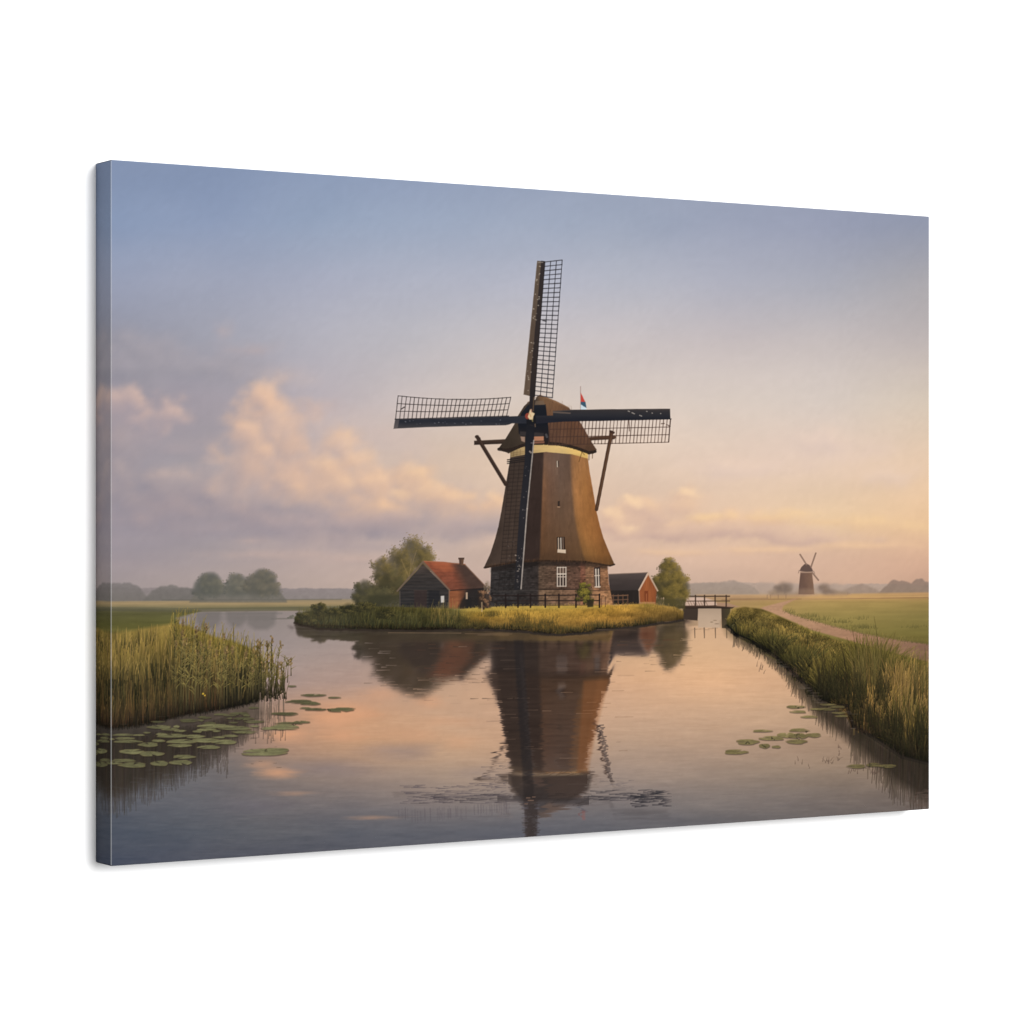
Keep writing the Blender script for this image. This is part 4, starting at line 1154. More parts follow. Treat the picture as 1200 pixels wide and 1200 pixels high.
# ------------------------------------------------------------------ right bank, path
PATH = part('printed_path', None, 'pinkish dirt path curving past the right bank')
PU = [(935, 700.6), (918, 710), (916.5, 714.5), (930, 720.5), (970, 732), (1010, 742), (1050, 749.5), (1096, 756)]
PL = [(924, 703.5), (895, 711), (891, 713), (902, 717), (926, 727), (950, 738), (990, 749), (1030, 761), (1070, 771), (1096, 778)]
def path_col(X, Y):
    c = grad([(890, (190, 146, 114)), (940, (178, 136, 104)), (1000, (166, 124, 96)), (1050, (150, 112, 88)), (1096, (128, 96, 78))], 'x')(X, Y)
    return c * (1 + .07 * noise(X, Y, 34, 3, 121, 4) + .04 * noise(X, Y, 3, 1.4, 122, 2))[..., None]
poly(PU + PL[::-1], path_col, PATH, 1, 2.0)
n = 420
xb = rng.uniform(925, 1092, n)
yt = up(sorted(PU[2:]), xb)
blades(xb, yt + rng.normal(.2, 1.0, n), rng.uniform(1.5, 4.5, n) * (0.6 + (xb - 920) / 200), rng.normal(0, 1, n), np.full(n, .9), jitter((86, 82, 46), n, 14), jitter((122, 112, 62), n, 14), FIELD, .4)
for (cx, cy, k) in ((948, 721, 60), (962, 725, 60), (985, 728, 60), (1010, 734, 90), (1020, 735, 40), (1072, 734, 40), (1010, 724, 26), (926, 717, 30)):
    xb = rng.normal(cx, 6, k)
    blades(xb, rng.normal(cy + 1, .9, k), rng.uniform(1.5, 4, k), rng.normal(0, .8, k), np.full(k, .9), jitter((78, 76, 42), k, 12), jitter((112, 106, 58), k, 12), FIELD, .45)

RB = part('printed_reed_bank', None, 'wild grassy bank between the water and the path')
RT = [(853, 722), (858, 714), (872, 711), (892, 713.5), (904, 718), (926, 728), (950, 739), (985, 752), (1030, 765), (1070, 778), (1096, 785)]
RW = [(851, 733), (862, 743), (883, 752), (900, 762), (911, 770), (926, 784), (937, 795), (950, 808), (961, 820), (975, 826), (992, 826), (1000, 850), (1020, 861), (1057, 886), (1096, 896)]
# mirrored mass under the bank
dk_poly = [(p[0] - 3, p[1] - 3) for p in RW] + [(1096, 945), (1070, 928), (1048, 915), (1030, 898), (1010, 880), (992, 866), (972, 852), (955, 836), (938, 812), (915, 786), (895, 768), (870, 754), (853, 742)]
def refl_col(X, Y):
    c = grad([(850, (108, 92, 66)), (900, (92, 80, 56)), (940, (70, 60, 46)), (990, (56, 47, 39)), (1040, (46, 39, 34)), (1096, (44, 38, 34))], 'x')(X, Y)
    return c * (1 + .25 * noise(X, Y, 7, 24, 123, 3))[..., None]
poly(dk_poly, refl_col, None, .85, 13, mark=False)
n = 620
xb = rng.uniform(860, 1094, n)
yb0 = up(RW, xb) - 2
blades(xb, yb0, -rng.uniform(5, 19, n) * (1 + np.clip((xb - 900) / 60, 0, 2.6)), rng.normal(0, 2.4, n), rng.uniform(1.2, 3.4, n), jitter((46, 40, 31), n, 14), jitter((64, 53, 44), n, 14), None, .5, mark=False, pw=2.5)
for i in range(90):
    x, y = rng.uniform(1060, 1092), rng.uniform(925, 946)
    line(x, y, x + rng.uniform(3, 10), y, .8, (96, 80, 72), None, .35, mark=False)

def rb_col(X, Y):
    t, b = up(RT, X), up(RW, X)
    v = np.clip((Y - t) / (b - t), 0, 1)
    c = field([853, 900, 960, 1020, 1096], [0, .25, .55, .85, 1],
              [[(148, 122, 66), (136, 114, 62), (132, 112, 60), (128, 106, 60), (118, 98, 58)],
               [(130, 110, 56), (114, 98, 52), (112, 96, 50), (112, 94, 50), (104, 88, 48)],
               [(90, 82, 48), (80, 72, 42), (80, 70, 40), (84, 72, 42), (78, 66, 40)],
               [(58, 56, 40), (50, 46, 34), (44, 42, 32), (50, 44, 32), (48, 42, 32)],
               [(48, 46, 38), (40, 37, 31), (34, 32, 28), (36, 32, 27), (34, 30, 26)]])(X, v)
    return c * (1 + .5 * noise(X, Y, 20, 13, 125, 3, .6) + .2 * noise(X, Y, 5, 5, 124, 3))[..., None]
poly(RT + RW[::-1], rb_col, RB, 1, 2.0)
n = 5200
xb = 852 + (1096 - 852) * rng.random(n) ** .8
t, b = up(RT, xb), up(RW, xb)
u = rng.random(n)
yb = t + 3 + (b - t - 3) * u
sc = np.clip((yb - 700) / 110, .22, 1.7)
cl = noise(xb, yb, 20, 11, 125, 3, .6)
dark = sstep(.28, .85, u) * .8
hh = rng.uniform(9, 19, n) * sc * np.where(u < .25, .55, 1)
tip = A(150, 124, 62) * (1 - dark)[:, None] + A(72, 66, 38) * dark[:, None]
tip = tip * (1 + .55 * cl + rng.normal(0, .14, n))[:, None]
bs = A(76, 68, 38) * (1 - dark)[:, None] + A(34, 32, 24) * dark[:, None]
bs = bs * (1 + .4 * cl)[:, None]
hh = hh * (1 + .6 * cl)
blades(xb, yb, hh, rng.normal(.4, 1.6, n) * sc * 1.6, .8 + .5 * sc, bs, tip, RB, .55)
n = 1500
xb = 856 + (1090 - 856) * rng.random(n) ** .8
t, b = up(RT, xb), up(RW, xb)
u = np.clip(rng.normal(.62, .2, n), .25, 1)
yb = t + (b - t) * u
k = noise(xb, yb, 17, 10, 126, 3, .6) > .02
xb, yb, n = xb[k], yb[k], int(k.sum())
sc = np.clip((yb - 700) / 110, .22, 1.5)
blades(xb, yb, rng.uniform(6, 15, n) * sc, rng.normal(0, 1.6, n), .9 + .5 * sc, jitter((36, 35, 25), n, 12), jitter((64, 59, 36), n, 14), RB, .55)
n = 420
xb = rng.uniform(925, 1094, n)
yb = up(RT, xb) + rng.uniform(2, 12, n)
sc = np.clip((yb - 700) / 70, .3, 1.3)
cl = noise(xb, xb * 0, 16, 9, 139, 3, .6)
blades(xb, yb, (9 + 9 * rng.random(n)) * sc * (.35 + .5 * np.exp(-((xb - 1006) / 18) ** 2) + .5 * np.exp(-((xb - 1072) / 15) ** 2) + .45 * (xb < 960)) * (1 + .7 * cl), rng.normal(.5, 2.2, n), .9 + .3 * sc, jitter((70, 64, 36), n, 14), jitter((138, 118, 60), n, 18), RB, .6)
for (cx, cy, rx_, ry_) in ((868, 741, 9, 6), (886, 749, 10, 7), (904, 760, 10, 8), (921, 775, 10, 9), (938, 789, 10, 10), (955, 806, 10, 12)):
    k = 170
    xb = rng.normal(cx, rx_ * .5, k)
    blades(xb, rng.normal(cy + ry_ * .3, ry_ * .3, k), ry_ * rng.uniform(.6, 1.5, k), rng.normal(0, 1.5, k), np.full(k, 1.3), jitter((34, 33, 24), k, 12), jitter((58, 54, 33), k, 14), RB, .55)
    xb = rng.normal(cx + 7, rx_ * .55, k)
    blades(xb, rng.normal(cy - ry_ * .2, ry_ * .5, k), ry_ * rng.uniform(.9, 1.9, k), rng.normal(-1, 2.6, k), np.full(k, 1.1), jitter((66, 60, 34), k, 12), jitter((140, 120, 58), k, 16), RB, .5)
# separate tussocks nearer the viewer
def tussock(cx, base, wd, ht, k, tipc, basec, seed, lean=0):
    r = np.random.default_rng(seed)
    poly(ellipse(cx - wd * .1, base - ht * .34, wd * .5, ht * .42, 20, None, .1), (36, 34, 24), RB, .38, 9)
    o = r.normal(0, 1, k).clip(-2, 2)
    x = cx + o * wd * .30
    y = base - np.abs(r.normal(0, ht * .16, k)) - (o ** 2) * 1.2
    h = ht * r.uniform(.45, 1.0, k) * (1 - .13 * np.abs(o))
    g = (1 + r.normal(0, .15, k) + .07 * o)[:, None]
    blades(x, y, h, o * wd * .30 + r.normal(lean, ht * .08, k), r.uniform(.8, 1.6, k), A(*basec) * g, A(*tipc) * g, RB, .6, pw=1.5)
G1, G2, G3, D1 = (138, 118, 58), (162, 130, 70), (104, 96, 48), (38, 36, 26)
tussock(1018, 800, 46, 42, 420, G3, (62, 56, 32), 201)
tussock(905, 764, 30, 22, 200, G3, D1, 202)
tussock(935, 788, 32, 34, 300, G3, D1, 203)
tussock(965, 812, 30, 44, 300, G1, D1, 204)
tussock(985, 824, 34, 54, 520, (116, 104, 50), D1, 205)
tussock(1008, 818, 38, 66, 560, (120, 106, 50), (40, 38, 26), 206, 1)
tussock(1030, 820, 34, 66, 460, (116, 102, 50), (42, 40, 26), 207, 2)
poly([(1000, 800), (1024, 790), (1040, 800), (1030, 830), (1000, 830)], (42, 38, 27), RB, .4, 8)
poly([(1004, 792), (1050, 786), (1056, 830), (1010, 846)], (44, 40, 28), RB, .6, 12)
tussock(1078, 842, 44, 62, 600, (130, 108, 56), (50, 44, 28), 208, 2)
tussock(1056, 846, 40, 66, 500, G2, (62, 52, 32), 209, 1)
tussock(1040, 866, 44, 66, 620, (140, 114, 58), (46, 40, 28), 210, -2)
tussock(1018, 860, 34, 62, 560, (146, 116, 58), (66, 50, 34), 211, -3)
tussock(1064, 876, 44, 60, 560, (104, 92, 46), (40, 36, 26), 212, 0)
poly([(1036, 846), (1066, 842), (1074, 880), (1050, 888)], (38, 35, 26), RB, .6, 10)
tussock(1086, 890, 34, 50, 520, (110, 94, 48), (36, 33, 25), 213, 1)
tussock(1074, 886, 36, 44, 420, (124, 104, 52), (40, 35, 26), 214, -3)
n = 150
xb = rng.uniform(1000, 1094, n)
blades(xb, rng.uniform(800, 862, n), rng.uniform(24, 46, n), rng.normal(0, 6, n), np.full(n, 1.0), jitter((104, 82, 48), n, 12), jitter((184, 148, 88), n, 12), RB, .5)
n = 110
xb = np.concatenate([rng.uniform(1000, 1034, 70), rng.uniform(1066, 1094, 40)])
blades(xb, np.concatenate([rng.uniform(800, 818, 70), rng.uniform(810, 826, 40)]), rng.uniform(40, 58, n), rng.normal(0, 5, n), np.full(n, 1.0), jitter((70, 62, 36), n, 12), jitter((120, 106, 58), n, 14), RB, .7)
n = 700
xb = rng.uniform(958, 1094, n)
yb = up(RW, xb) - np.abs(rng.normal(0, 14, n))
blades(xb, yb, rng.uniform(8, 30, n), rng.normal(0, 3, n), np.full(n, 1.5), jitter((32, 30, 23), n, 12), jitter((58, 52, 33), n, 14), RB, .5)
for (cx, cy, rx_, ry_, k) in ((1004, 806, 8, 22, 160), (1035, 806, 7, 20, 130), (985, 812, 7, 14, 100), (1080, 850, 8, 22, 130), (1050, 846, 6, 20, 90), (975, 800, 6, 16, 80), (942, 786, 7, 9, 70), (912, 762, 7, 7, 70)):
    xb = rng.normal(cx, rx_ * .6, k)
    blades(xb, rng.normal(cy + ry_ * .5, ry_ * .4, k), rng.uniform(.4, 1.1, k) * ry_, rng.normal(0, 3, k), np.full(k, 1.3), jitter((34, 32, 23), k, 12), jitter((60, 56, 34), k, 14), RB, .5)
# dark waterline under the bank
for a_, b_ in zip(RW[:-1], RW[1:]):
    line(a_[0], a_[1] + 1, b_[0], b_[1] + 1, 4.5, (34, 30, 27), RB if a_[0] > 990 else None, .5)
n = 170
xb = np.concatenate([rng.uniform(905, 962, 110), rng.uniform(990, 1060, 60)])
blades(xb, up(RW, xb) + rng.uniform(0, 5, n), rng.uniform(3, 9, n), rng.normal(0, 2, n), np.full(n, .9), jitter((44, 38, 32), n, 12), jitter((66, 56, 42), n, 12), None, .6)
for (x, y, k) in ((893, 781, 3), (891, 786, 4), (911, 784, 8), (920, 788, 6), (922, 790, 5), (930, 791, 6), (970, 893, 12), (980, 889, 5), (983, 878, 4), (936, 896, 3), (950, 898, 2), (1000, 905, 6), (1026, 906, 8)):
    xb = rng.normal(x, 3, k)
    blades(xb, rng.normal(y, 1.5, k), rng.uniform(2, 7, k), rng.normal(0, 2, k), np.full(k, 1.0), jitter((84, 68, 60), k, 10), jitter((98, 76, 62), k, 10), None, .6, mark=False)
for i in range(46):
    x = rng.uniform(905, 1000); y = up(RW, np.array([x]))[0] + rng.uniform(3, 14)
    line(x, y, x + rng.uniform(3, 12), y, .8, (110, 98, 88), None, .3, mark=False)

# ------------------------------------------------------------------ left meadow, reeds and lily pads
poly([(108, 713), (228, 714), (236, 716), (222, 720), (206, 724), (215, 740), (170, 760), (108, 764)],
     lambda X, Y: grad([(712, (98, 96, 72)), (720, (92, 92, 60)), (733, (92, 92, 52)), (750, (104, 96, 52))])(X, Y) * (1 + .12 * noise(X, Y, 40, 3, 131, 4))[..., None], FIELD_L, 1, 2.4)
line(110, 714.5, 224, 716, 3, (88, 88, 74), FIELD_L, .5)
LR = part('printed_reed_bed', None, 'tall green reeds at the left edge')
LT = [(108, 744), (130, 742), (160, 738), (185, 733), (203, 731), (220, 733), (235, 740), (255, 747), (270, 750), (285, 756), (300, 762), (312, 768), (325, 776), (336, 786)]
LB = [(108, 854), (130, 854), (150, 852), (177, 848), (200, 842), (217, 838), (245, 834), (270, 830), (300, 823), (318, 818), (336, 812)]
# mirrored reeds: brown-dark water streaked downwards
def lrefl(X, Y):
    c = grad([(108, (56, 50, 44)), (180, (62, 54, 46)), (240, (70, 60, 52)), (300, (92, 80, 70))], 'x')(X, Y)
    return c * (1 + .22 * noise(X, Y, 8, 30, 132, 3))[..., None]
poly([(108, 840), (300, 815), (312, 836), (290, 862), (262, 880), (240, 886), (215, 898), (196, 908), (175, 914), (150, 926), (130, 934), (108, 938)], lrefl, None, .86, 16, mark=False)
n = 900
xb = rng.uniform(108, 290, n)
yb0 = np.interp(xb, [108, 180, 240, 300], [850, 846, 838, 826])
ln = np.interp(xb, [108, 150, 200, 250, 300], [104, 92, 74, 56, 30]) * rng.uniform(.55, 1.12, n)
blades(xb, yb0 + ln * .25, -ln * .8, rng.normal(0, 2, n), rng.uniform(1.5, 4.5, n), jitter((54, 47, 40), n, 12), jitter((66, 58, 52), n, 12), None, .36, mark=False, pw=2.5)
for i in range(160):
    x, y = rng.uniform(112, 270), rng.uniform(880, 940)
    cc = img[pids(np.array([x]), np.array([min(y + 14, 1000)]))][0]
    line(x, y, x + rng.uniform(3, 12), y, .8, cc, None, .4, mark=False)
n = 150
xb = np.concatenate([rng.uniform(235, 268, 80), rng.uniform(296, 336, 70)])
blades(xb, np.concatenate([rng.uniform(870, 912, 80), rng.uniform(835, 872, 70)]), rng.uniform(8, 26, n), rng.normal(0, 2, n), np.full(n, 1.1), jitter((66, 58, 52), n, 10), jitter((82, 72, 62), n, 10), None, .45, mark=False)

def lr_col(X, Y):
    t, b = up(LT, X), up(LB, X)
    v = np.clip((Y - t) / (b - t), 0, 1)
    c = field([108, 160, 220, 280, 336], [0, .22, .5, .78, 1],
              [[(120, 106, 56), (134, 116, 60), (140, 120, 64), (120, 108, 60), (108, 100, 62)],
               [(120, 102, 52), (130, 110, 54), (124, 106, 52), (106, 96, 50), (96, 90, 54)],
               [(94, 82, 46), (100, 86, 46), (92, 82, 44), (80, 74, 42), (76, 72, 46)],
               [(62, 56, 38), (64, 56, 36), (54, 50, 34), (50, 47, 33), (56, 52, 40)],
               [(40, 37, 30), (42, 36, 29), (38, 34, 28), (38, 35, 29), (52, 47, 40)]])(X, v)
    return c * (1 + .16 * noise(X, Y, 9, 30, 133, 4))[..., None]
poly(LT[:-3] + [(303, 766), (303, 822)] + [p for p in LB[::-1] if p[0] < 303], lr_col, LR, 1, 4)
n = 4600
xb = 108 + (306 - 108) * rng.random(n) ** .95
t, b = up(LT, xb), up(LB, xb)
u = rng.random(n) ** .8
yb = t + 14 + (b - t - 14) * u
cl = noise(xb, yb, 16, 26, 134, 3, .6)
hh = rng.uniform(16, 34, n) * (.55 + .75 * u)
hh = np.minimum(hh, yb - t + rng.uniform(-9, 5, n) + np.where(rng.random(n) < .12, rng.uniform(3, 12, n), 0) * sstep(190, 240, xb))
hh = np.maximum(hh, 4)
dark = np.clip(u * 1.5 - .25, 0, 1)
tip = A(150, 126, 64) * (1 - dark)[:, None] + A(84, 76, 44) * dark[:, None]
bs = A(104, 90, 46) * (1 - dark)[:, None] + A(34, 31, 25) * dark[:, None]
blades(xb, yb, hh, rng.normal(.4, 2.0, n), rng.uniform(.8, 1.5, n), bs * (1 + .22 * cl)[:, None], tip * (1 + .24 * cl + rng.normal(0, .13, n))[:, None], LR, .5, pw=1.3)
n = 900
xb = rng.uniform(110, 306, n)
t, b = up(LT, xb), up(LB, xb)
yb = t + (b - t) * rng.uniform(.5, 1.0, n)
blades(xb, yb, rng.uniform(12, 34, n), rng.normal(0, 1.6, n), rng.uniform(.9, 1.8, n), jitter((32, 30, 24), n, 12), jitter((62, 58, 36), n, 14), LR, .5)
n = 700
xb = rng.uniform(110, 300, n)
t, b = up(LT, xb), up(LB, xb)
yb = t + (b - t) * rng.uniform(.12, .5, n)
k = noise(xb, yb, 12, 20, 137, 3) > 0
blades(xb[k], yb[k], rng.uniform(8, 22, k.sum()), rng.normal(0, 1.6, k.sum()), rng.uniform(.8, 1.4, k.sum()), jitter((64, 60, 36), k.sum(), 12), jitter((96, 86, 48), k.sum(), 14), LR, .5)
n = 200
xb = rng.uniform(196, 322, n)
t = up(LT, xb)
blades(xb, t + rng.uniform(10, 26, n), rng.uniform(16, 36, n), rng.normal(1.6, 3.2, n), rng.uniform(.9, 1.4, n), jitter((84, 76, 40), n, 14), jitter((140, 122, 60), n, 18), LR, .75)
# rusty stems low down, pale stalks, the ragged right end
n = 420
xb = rng.uniform(112, 262, n)
blades(xb, up(LB, xb) - rng.uniform(0, 6, n), rng.uniform(26, 62, n), rng.normal(0, 2.4, n), np.full(n, .9), jitter((72, 50, 36), n, 14), jitter((128, 104, 58), n, 14), LR, .38)
n = 240
xb = rng.uniform(112, 300, n)
blades(xb, up(LT, xb) + rng.uniform(20, 66, n), rng.uniform(14, 32, n), rng.normal(1, 3.6, n), np.full(n, .9), jitter((120, 100, 56), n, 12), jitter((176, 146, 84), n, 14), LR, .45)
def reed(x, y, h, lean, r):
    """one tall reed with leaves and a plume"""
    c = r.uniform(.8, 1.15)
    blades([x], [y], [h], [lean], [1.2], [A(58, 52, 36) * c], [A(122, 108, 64) * c], LR, .9)
    m = int(h / 7)
    tt = r.uniform(.3, .98, m)
    sg = r.choice([-1, 1], m)
    blades(x + lean * tt ** 1.8, y - h * tt, r.uniform(3, 9, m), sg * r.uniform(2, 6.5, m), np.full(m, 1.5), np.tile(A(74, 68, 42) * c, (m, 1)), np.tile(A(132, 118, 66) * c, (m, 1)), LR, .8)
    if r.random() < .7:
        px, py = x + lean, y - h
        k = 9
        dabs(px + r.normal(0, .9, k), py + np.linspace(-2.5, 5, k), np.full(k, 1.1), np.full(k, 1.3), jitter((116, 96, 62), k, 14, r), LR, .7)
rr_ = np.random.default_rng(77)
for i in range(60):
    x = 190 + 143 * rr_.random() ** .7
    y = float(up(LB, np.array([x]))[0]) - rr_.uniform(0, 6)
    top = float(up(LT, np.array([x]))[0])
    h = (y - top) * rr_.uniform(.62, 1.0) + rr_.choice([-3, 2, 7, 12])
    if x > 306:
        h *= rr_.uniform(.55, 1.02)
    reed(x, y, max(h, 12), rr_.normal(1.5, 3), rr_)
for (x, y, h, l) in ((318, 818, 70, 1), (315, 816, 62, -2), (323, 806, 52, 6), (331, 812, 44, 3), (333, 808, 34, 4), (337, 800, 26, 1), (341, 792, 18, 0), (300, 818, 66, 3), (309, 818, 48, 5), (326, 815, 38, -3), (304, 788, 34, 1)):
    reed(x, y, h, l, rr_)
n = 70
xb = rng.uniform(296, 336, n)
blades(xb, rng.uniform(808, 822, n), rng.uniform(10, 34, n), rng.normal(0, 4, n), np.full(n, 1.0), jitter((44, 40, 32), n, 10), jitter((92, 84, 52), n, 12), LR, .8)
n = 500
xb = rng.uniform(108, 325, n)
blades(xb, up(LB, xb) + rng.uniform(-4, 3, n), rng.uniform(6, 20, n), rng.normal(0, 1.4, n), np.full(n, 1.1), jitter((30, 27, 23), n, 10), jitter((50, 44, 32), n, 14), LR, .5)
for (x, h) in ((298, 36), (303, 30), (310, 40), (316, 46), (318, 38), (327, 34), (332, 30)):
    blades([x], [820], [-h], [rng.normal(0, 2)], [1.3], [A(70, 62, 52)], [A(110, 96, 84)], None, .6, mark=False)
line(311, 816, 310, 850, 1.4, (200, 168, 146), None, .5, mark=False)
line(305, 812, 304, 848, 1.0, (188, 160, 142), None, .4, mark=False)
dabs(A(238, 240), A(813, 815), A(1.2, 1.0), A(1.2, 1.0), A((190, 160, 60), (180, 150, 60)), LR, .8)

pads = [(115, 467, 70, 6), (120, 486, 62, 7), (140, 503, 90, 9), (250, 520, 62, 14), (160, 558, 78, 15), (265, 570, 78, 15), (110, 606, 84, 9), (60, 620, 50, 8), (165, 630, 86, 17), (310, 622, 56, 16),
        (440, 586, 70, 12), (425, 617, 72, 15), (310, 425, 75, 11), (370, 437, 55, 8), (470, 390, 62, 10), (380, 472, 105, 12), (500, 476, 60, 11), (430, 503, 95, 13), (420, 525, 76, 9), (560, 497, 90, 13),
        (660, 506, 80, 14), (575, 534, 72, 11), (690, 473, 52, 7), (610, 420, 122, 12), (720, 431, 100, 12), (770, 452, 76, 9), (740, 352, 60, 8), (765, 380, 64, 8), (820, 396, 62, 8), (870, 562, 140, 22),
        (940, 550, 80, 14), (985, 425, 90, 17), (1010, 404, 80, 7), (960, 352, 60, 7), (640, 356, 44, 6), (560, 374, 34, 6), (300, 396, 42, 5), (240, 455, 22, 5), (900, 432, 50, 8), (690, 362, 40, 5), (560, 440, 60, 7), (30, 490, 40, 7), (300, 500, 40, 6), (630, 480, 40, 6)]
pads = [(120 + a / 4.617, 760 + b / 4.617, c / 4.617, d / 4.617) for a, b, c, d in pads]
far = [(870, 390, 22, 4), (965, 430, 62, 6), (1055, 440, 32, 4), (905, 458, 70, 9), (952, 466, 50, 8), (975, 492, 54, 6), (1080, 495, 66, 9), (1100, 488, 50, 4), (850, 512, 56, 8), (912, 548, 42, 6), (930, 486, 28, 4)]
pads += [(110 + a / 3.75, 700 + b / 3.75, c / 3.75, d / 3.75) for a, b, c, d in far]
rp = [(102, 836, 72, 15), (165, 782, 70, 17), (258, 803, 34, 14), (322, 808, 28, 8), (297, 762, 76, 13), (375, 745, 56, 15), (445, 718, 62, 10), (440, 750, 60, 16), (522, 745, 50, 13), (430, 780, 66, 14), (245, 722, 60, 7),
      (425, 592, 58, 9), (440, 618, 50, 8), (500, 646, 52, 7), (590, 606, 56, 8), (600, 580, 50, 6), (660, 625, 46, 6), (675, 642, 40, 7), (650, 592, 46, 8), (540, 604, 46, 5), (755, 914, 58, 12), (850, 906, 48, 12), (925, 913, 54, 10)]
pads += [(840 + a / 4.615, 700 + b / 4.615, c / 4.615, d / 4.615) for a, b, c, d in rp]
rq = np.random.default_rng(91)
pads = [(a, b, c * .9, d * .95) for a, b, c, d in pads]
for i in range(18):
    a = rq.uniform(132, 320)
    b = np.interp(a, [130, 320], [872, 834]) + rq.normal(0, 9)
    pads.append((a, max(b, float(np.interp(a, [130, 240, 336], [857, 840, 822]))), rq.uniform(3, 7.5), rq.uniform(.9, 1.7)))
rp_ = np.random.default_rng(5)
for i, (cx, cy, rx_, ry_) in enumerate(sorted(pads, key=lambda p: p[1])):
    p = part('printed_lily_pad')
    right = cx > 700
    dim = 1 - .22 * (cy < 850 and not right) - .18 * (right and cx > 960)
    bc = (A(128, 116, 74) if right else A(122, 119, 82)) * dim * rp_.uniform(.9, 1.07)
    e = ellipse(cx, cy, rx_ * .97, ry_ * .9, 30, int(rp_.integers(0, 30)) if rx_ > 9 else None, .085)
    poly([(x + .3, y + 1.1) for x, y in e], (44, 38, 32), None, .55, 1.2, mark=False)
    nn = int(rp_.integers(1, 99))
    def pc(X, Y, bc=bc, cx=cx, cy=cy, rx_=rx_, ry_=ry_, nn=nn):
        v = (Y - cy) / ry_
        ang = np.arctan2((Y - cy) / ry_, (X - cx) / rx_)
        k = 1 + .05 * v + .14 * noise(X, Y, 6, 2.4, nn, 4, .6) + .04 * np.sin(ang * 9)
        e_ = sstep(.72, 1.0, np.hypot(v, (X - cx) / rx_))[..., None]
        return (bc * (1 - .25 * e_) + A(112, 84, 56) * .25 * e_) * k[..., None]
    poly(e, pc, p, .9, 1.1)
    if rx_ > 10:
        s_ = rp_.choice([-1, 1])
        line(cx, cy, cx + s_ * rx_ * .8, cy + ry_ * rp_.uniform(-.4, .4), .7, bc * .78, p, .5)
        line(cx - rx_ * .6, cy - ry_ * .75, cx + rx_ * .5, cy - ry_ * .85, .7, bc * 1.15, p, .45)
for (x, y) in ((876, 870), (905.5, 865.5), (934, 861), (935, 866), (945, 858), (896, 874), (311, 879.5), (936, 829), (1020, 897), (1036, 899), (344, 849), (385, 832)):
    n = 6
    dabs(rng.normal(x, 1.6, n), rng.normal(y, 1.0, n), np.full(n, .9), np.full(n, .8), jitter((60, 54, 40), n, 14), None, .7)
for i in range(80):
    x, y = rng.uniform(135, 330), rng.uniform(838, 900)
    line(x, y, x + rng.uniform(2, 9), y, .7, (66, 58, 50), None, .4, mark=False)
# ink balance: printed greens and reds come out a little duller than the pigments mixed above
veg = np.zeros(len(PARTS), bool)
for k_ in (LR, RB, BANK, FIELD_L):
    veg[k_] = True
vm = blur(veg[ids].astype(np.float32), .5)[..., None]
om = blur(((ids != SKY) & (ids != WATER)).astype(np.float32), .5)[..., None]
lum = (img * A(.3, .55, .15)).sum(-1, keepdims=True)
img += (lum - img) * (.05 * om)
img *= 1 + vm * (A(1.0, .985, .97) - 1)
fm = blur((ids == FIELD).astype(np.float32), .5)[..., None]
img += (lum - img) * (.04 * fm)
img *= 1 + fm * (A(1.07, 1.02, 1.0) - 1)
mm = np.zeros(len(PARTS), bool)
mm[[MILL, CAP, BASE]] = True
img += (lum - img) * (.10 * blur(mm[ids].astype(np.float32), .5)[..., None])
img *= 1 - .09 * blur((ids == RB).astype(np.float32), .5)[..., None]
rv = np.zeros(len(PARTS), bool)
rv[[LR, RB, BANK]] = True
img *= 1 - blur((ids == BANK).astype(np.float32), .5)[..., None] * (.05 + .13 * sstep(560, 500, XX))[..., None]
img *= 1 + blur((ids == FIELD_L).astype(np.float32), .5)[..., None] * (A(1.05, 1.03, 1.0) - 1)
img += (img - blur(img, 5, 5)) * (.40 * blur(rv[ids].astype(np.float32), .5)[..., None])
img *= (1 + .012 * noise(XX, YY, 5, 5, 151, 2))[..., None]
img += (img - blur(img, 0.5, 0.5)) * .35
img[:] = np.clip(img, 8, 250)

# ------------------------------------------------------------------ the ink goes onto the canvas
INKNAME = 'ink'
lin = np.clip(img / 255.0, 0, 1)
lin = np.where(lin <= 0.04045, lin / 12.92, ((lin + 0.055) / 1.055) ** 2.4).astype(np.float32) / E_FRONT


def on_sheet(a, b):
    """canvas metres from the left / bottom edge -> drawing units of the picture sheet"""
    X = X_L + a * UX
    Z = Z_L + a * UZ
    return 600.0 + FPX * X / Z, 600.0 - FPX * (b - CH / 2 + (CZ - cam_z)) / Z


def ink_at(x, y):
    fx = np.clip((x - X0) * S, 0, W - 1.001)
    fy = np.clip((y - Y0) * S, 0, H - 1.001)
    ix, iy = fx.astype(np.int32), fy.astype(np.int32)
    u, v = (fx - ix)[..., None], (fy - iy)[..., None]
    return (lin[iy, ix] * (1 - u) + lin[iy, ix + 1] * u) * (1 - v) + (lin[iy + 1, ix] * (1 - u) + lin[iy + 1, ix + 1] * u) * v


def make_mesh(name, co, quads, col, mat):
    me = bpy.data.meshes.new(name)
    me.vertices.add(len(co))
    me.vertices.foreach_set('co', np.ascontiguousarray(co, np.float32).ravel())
    n = len(quads)
    me.loops.add(n * 4)
    me.loops.foreach_set('vertex_index', np.ascontiguousarray(quads, np.int32).ravel())
    me.polygons.add(n)
    me.polygons.foreach_set('loop_start', np.arange(0, n * 4, 4, dtype=np.int32))
    me.update(calc_edges=True)
    at = me.color_attributes.new(INKNAME, 'FLOAT_COLOR', 'POINT')
    at.data.foreach_set('color', np.concatenate([col, np.ones((len(col), 1))], 1).astype(np.float32).ravel())
    me.materials.append(mat)
    return me


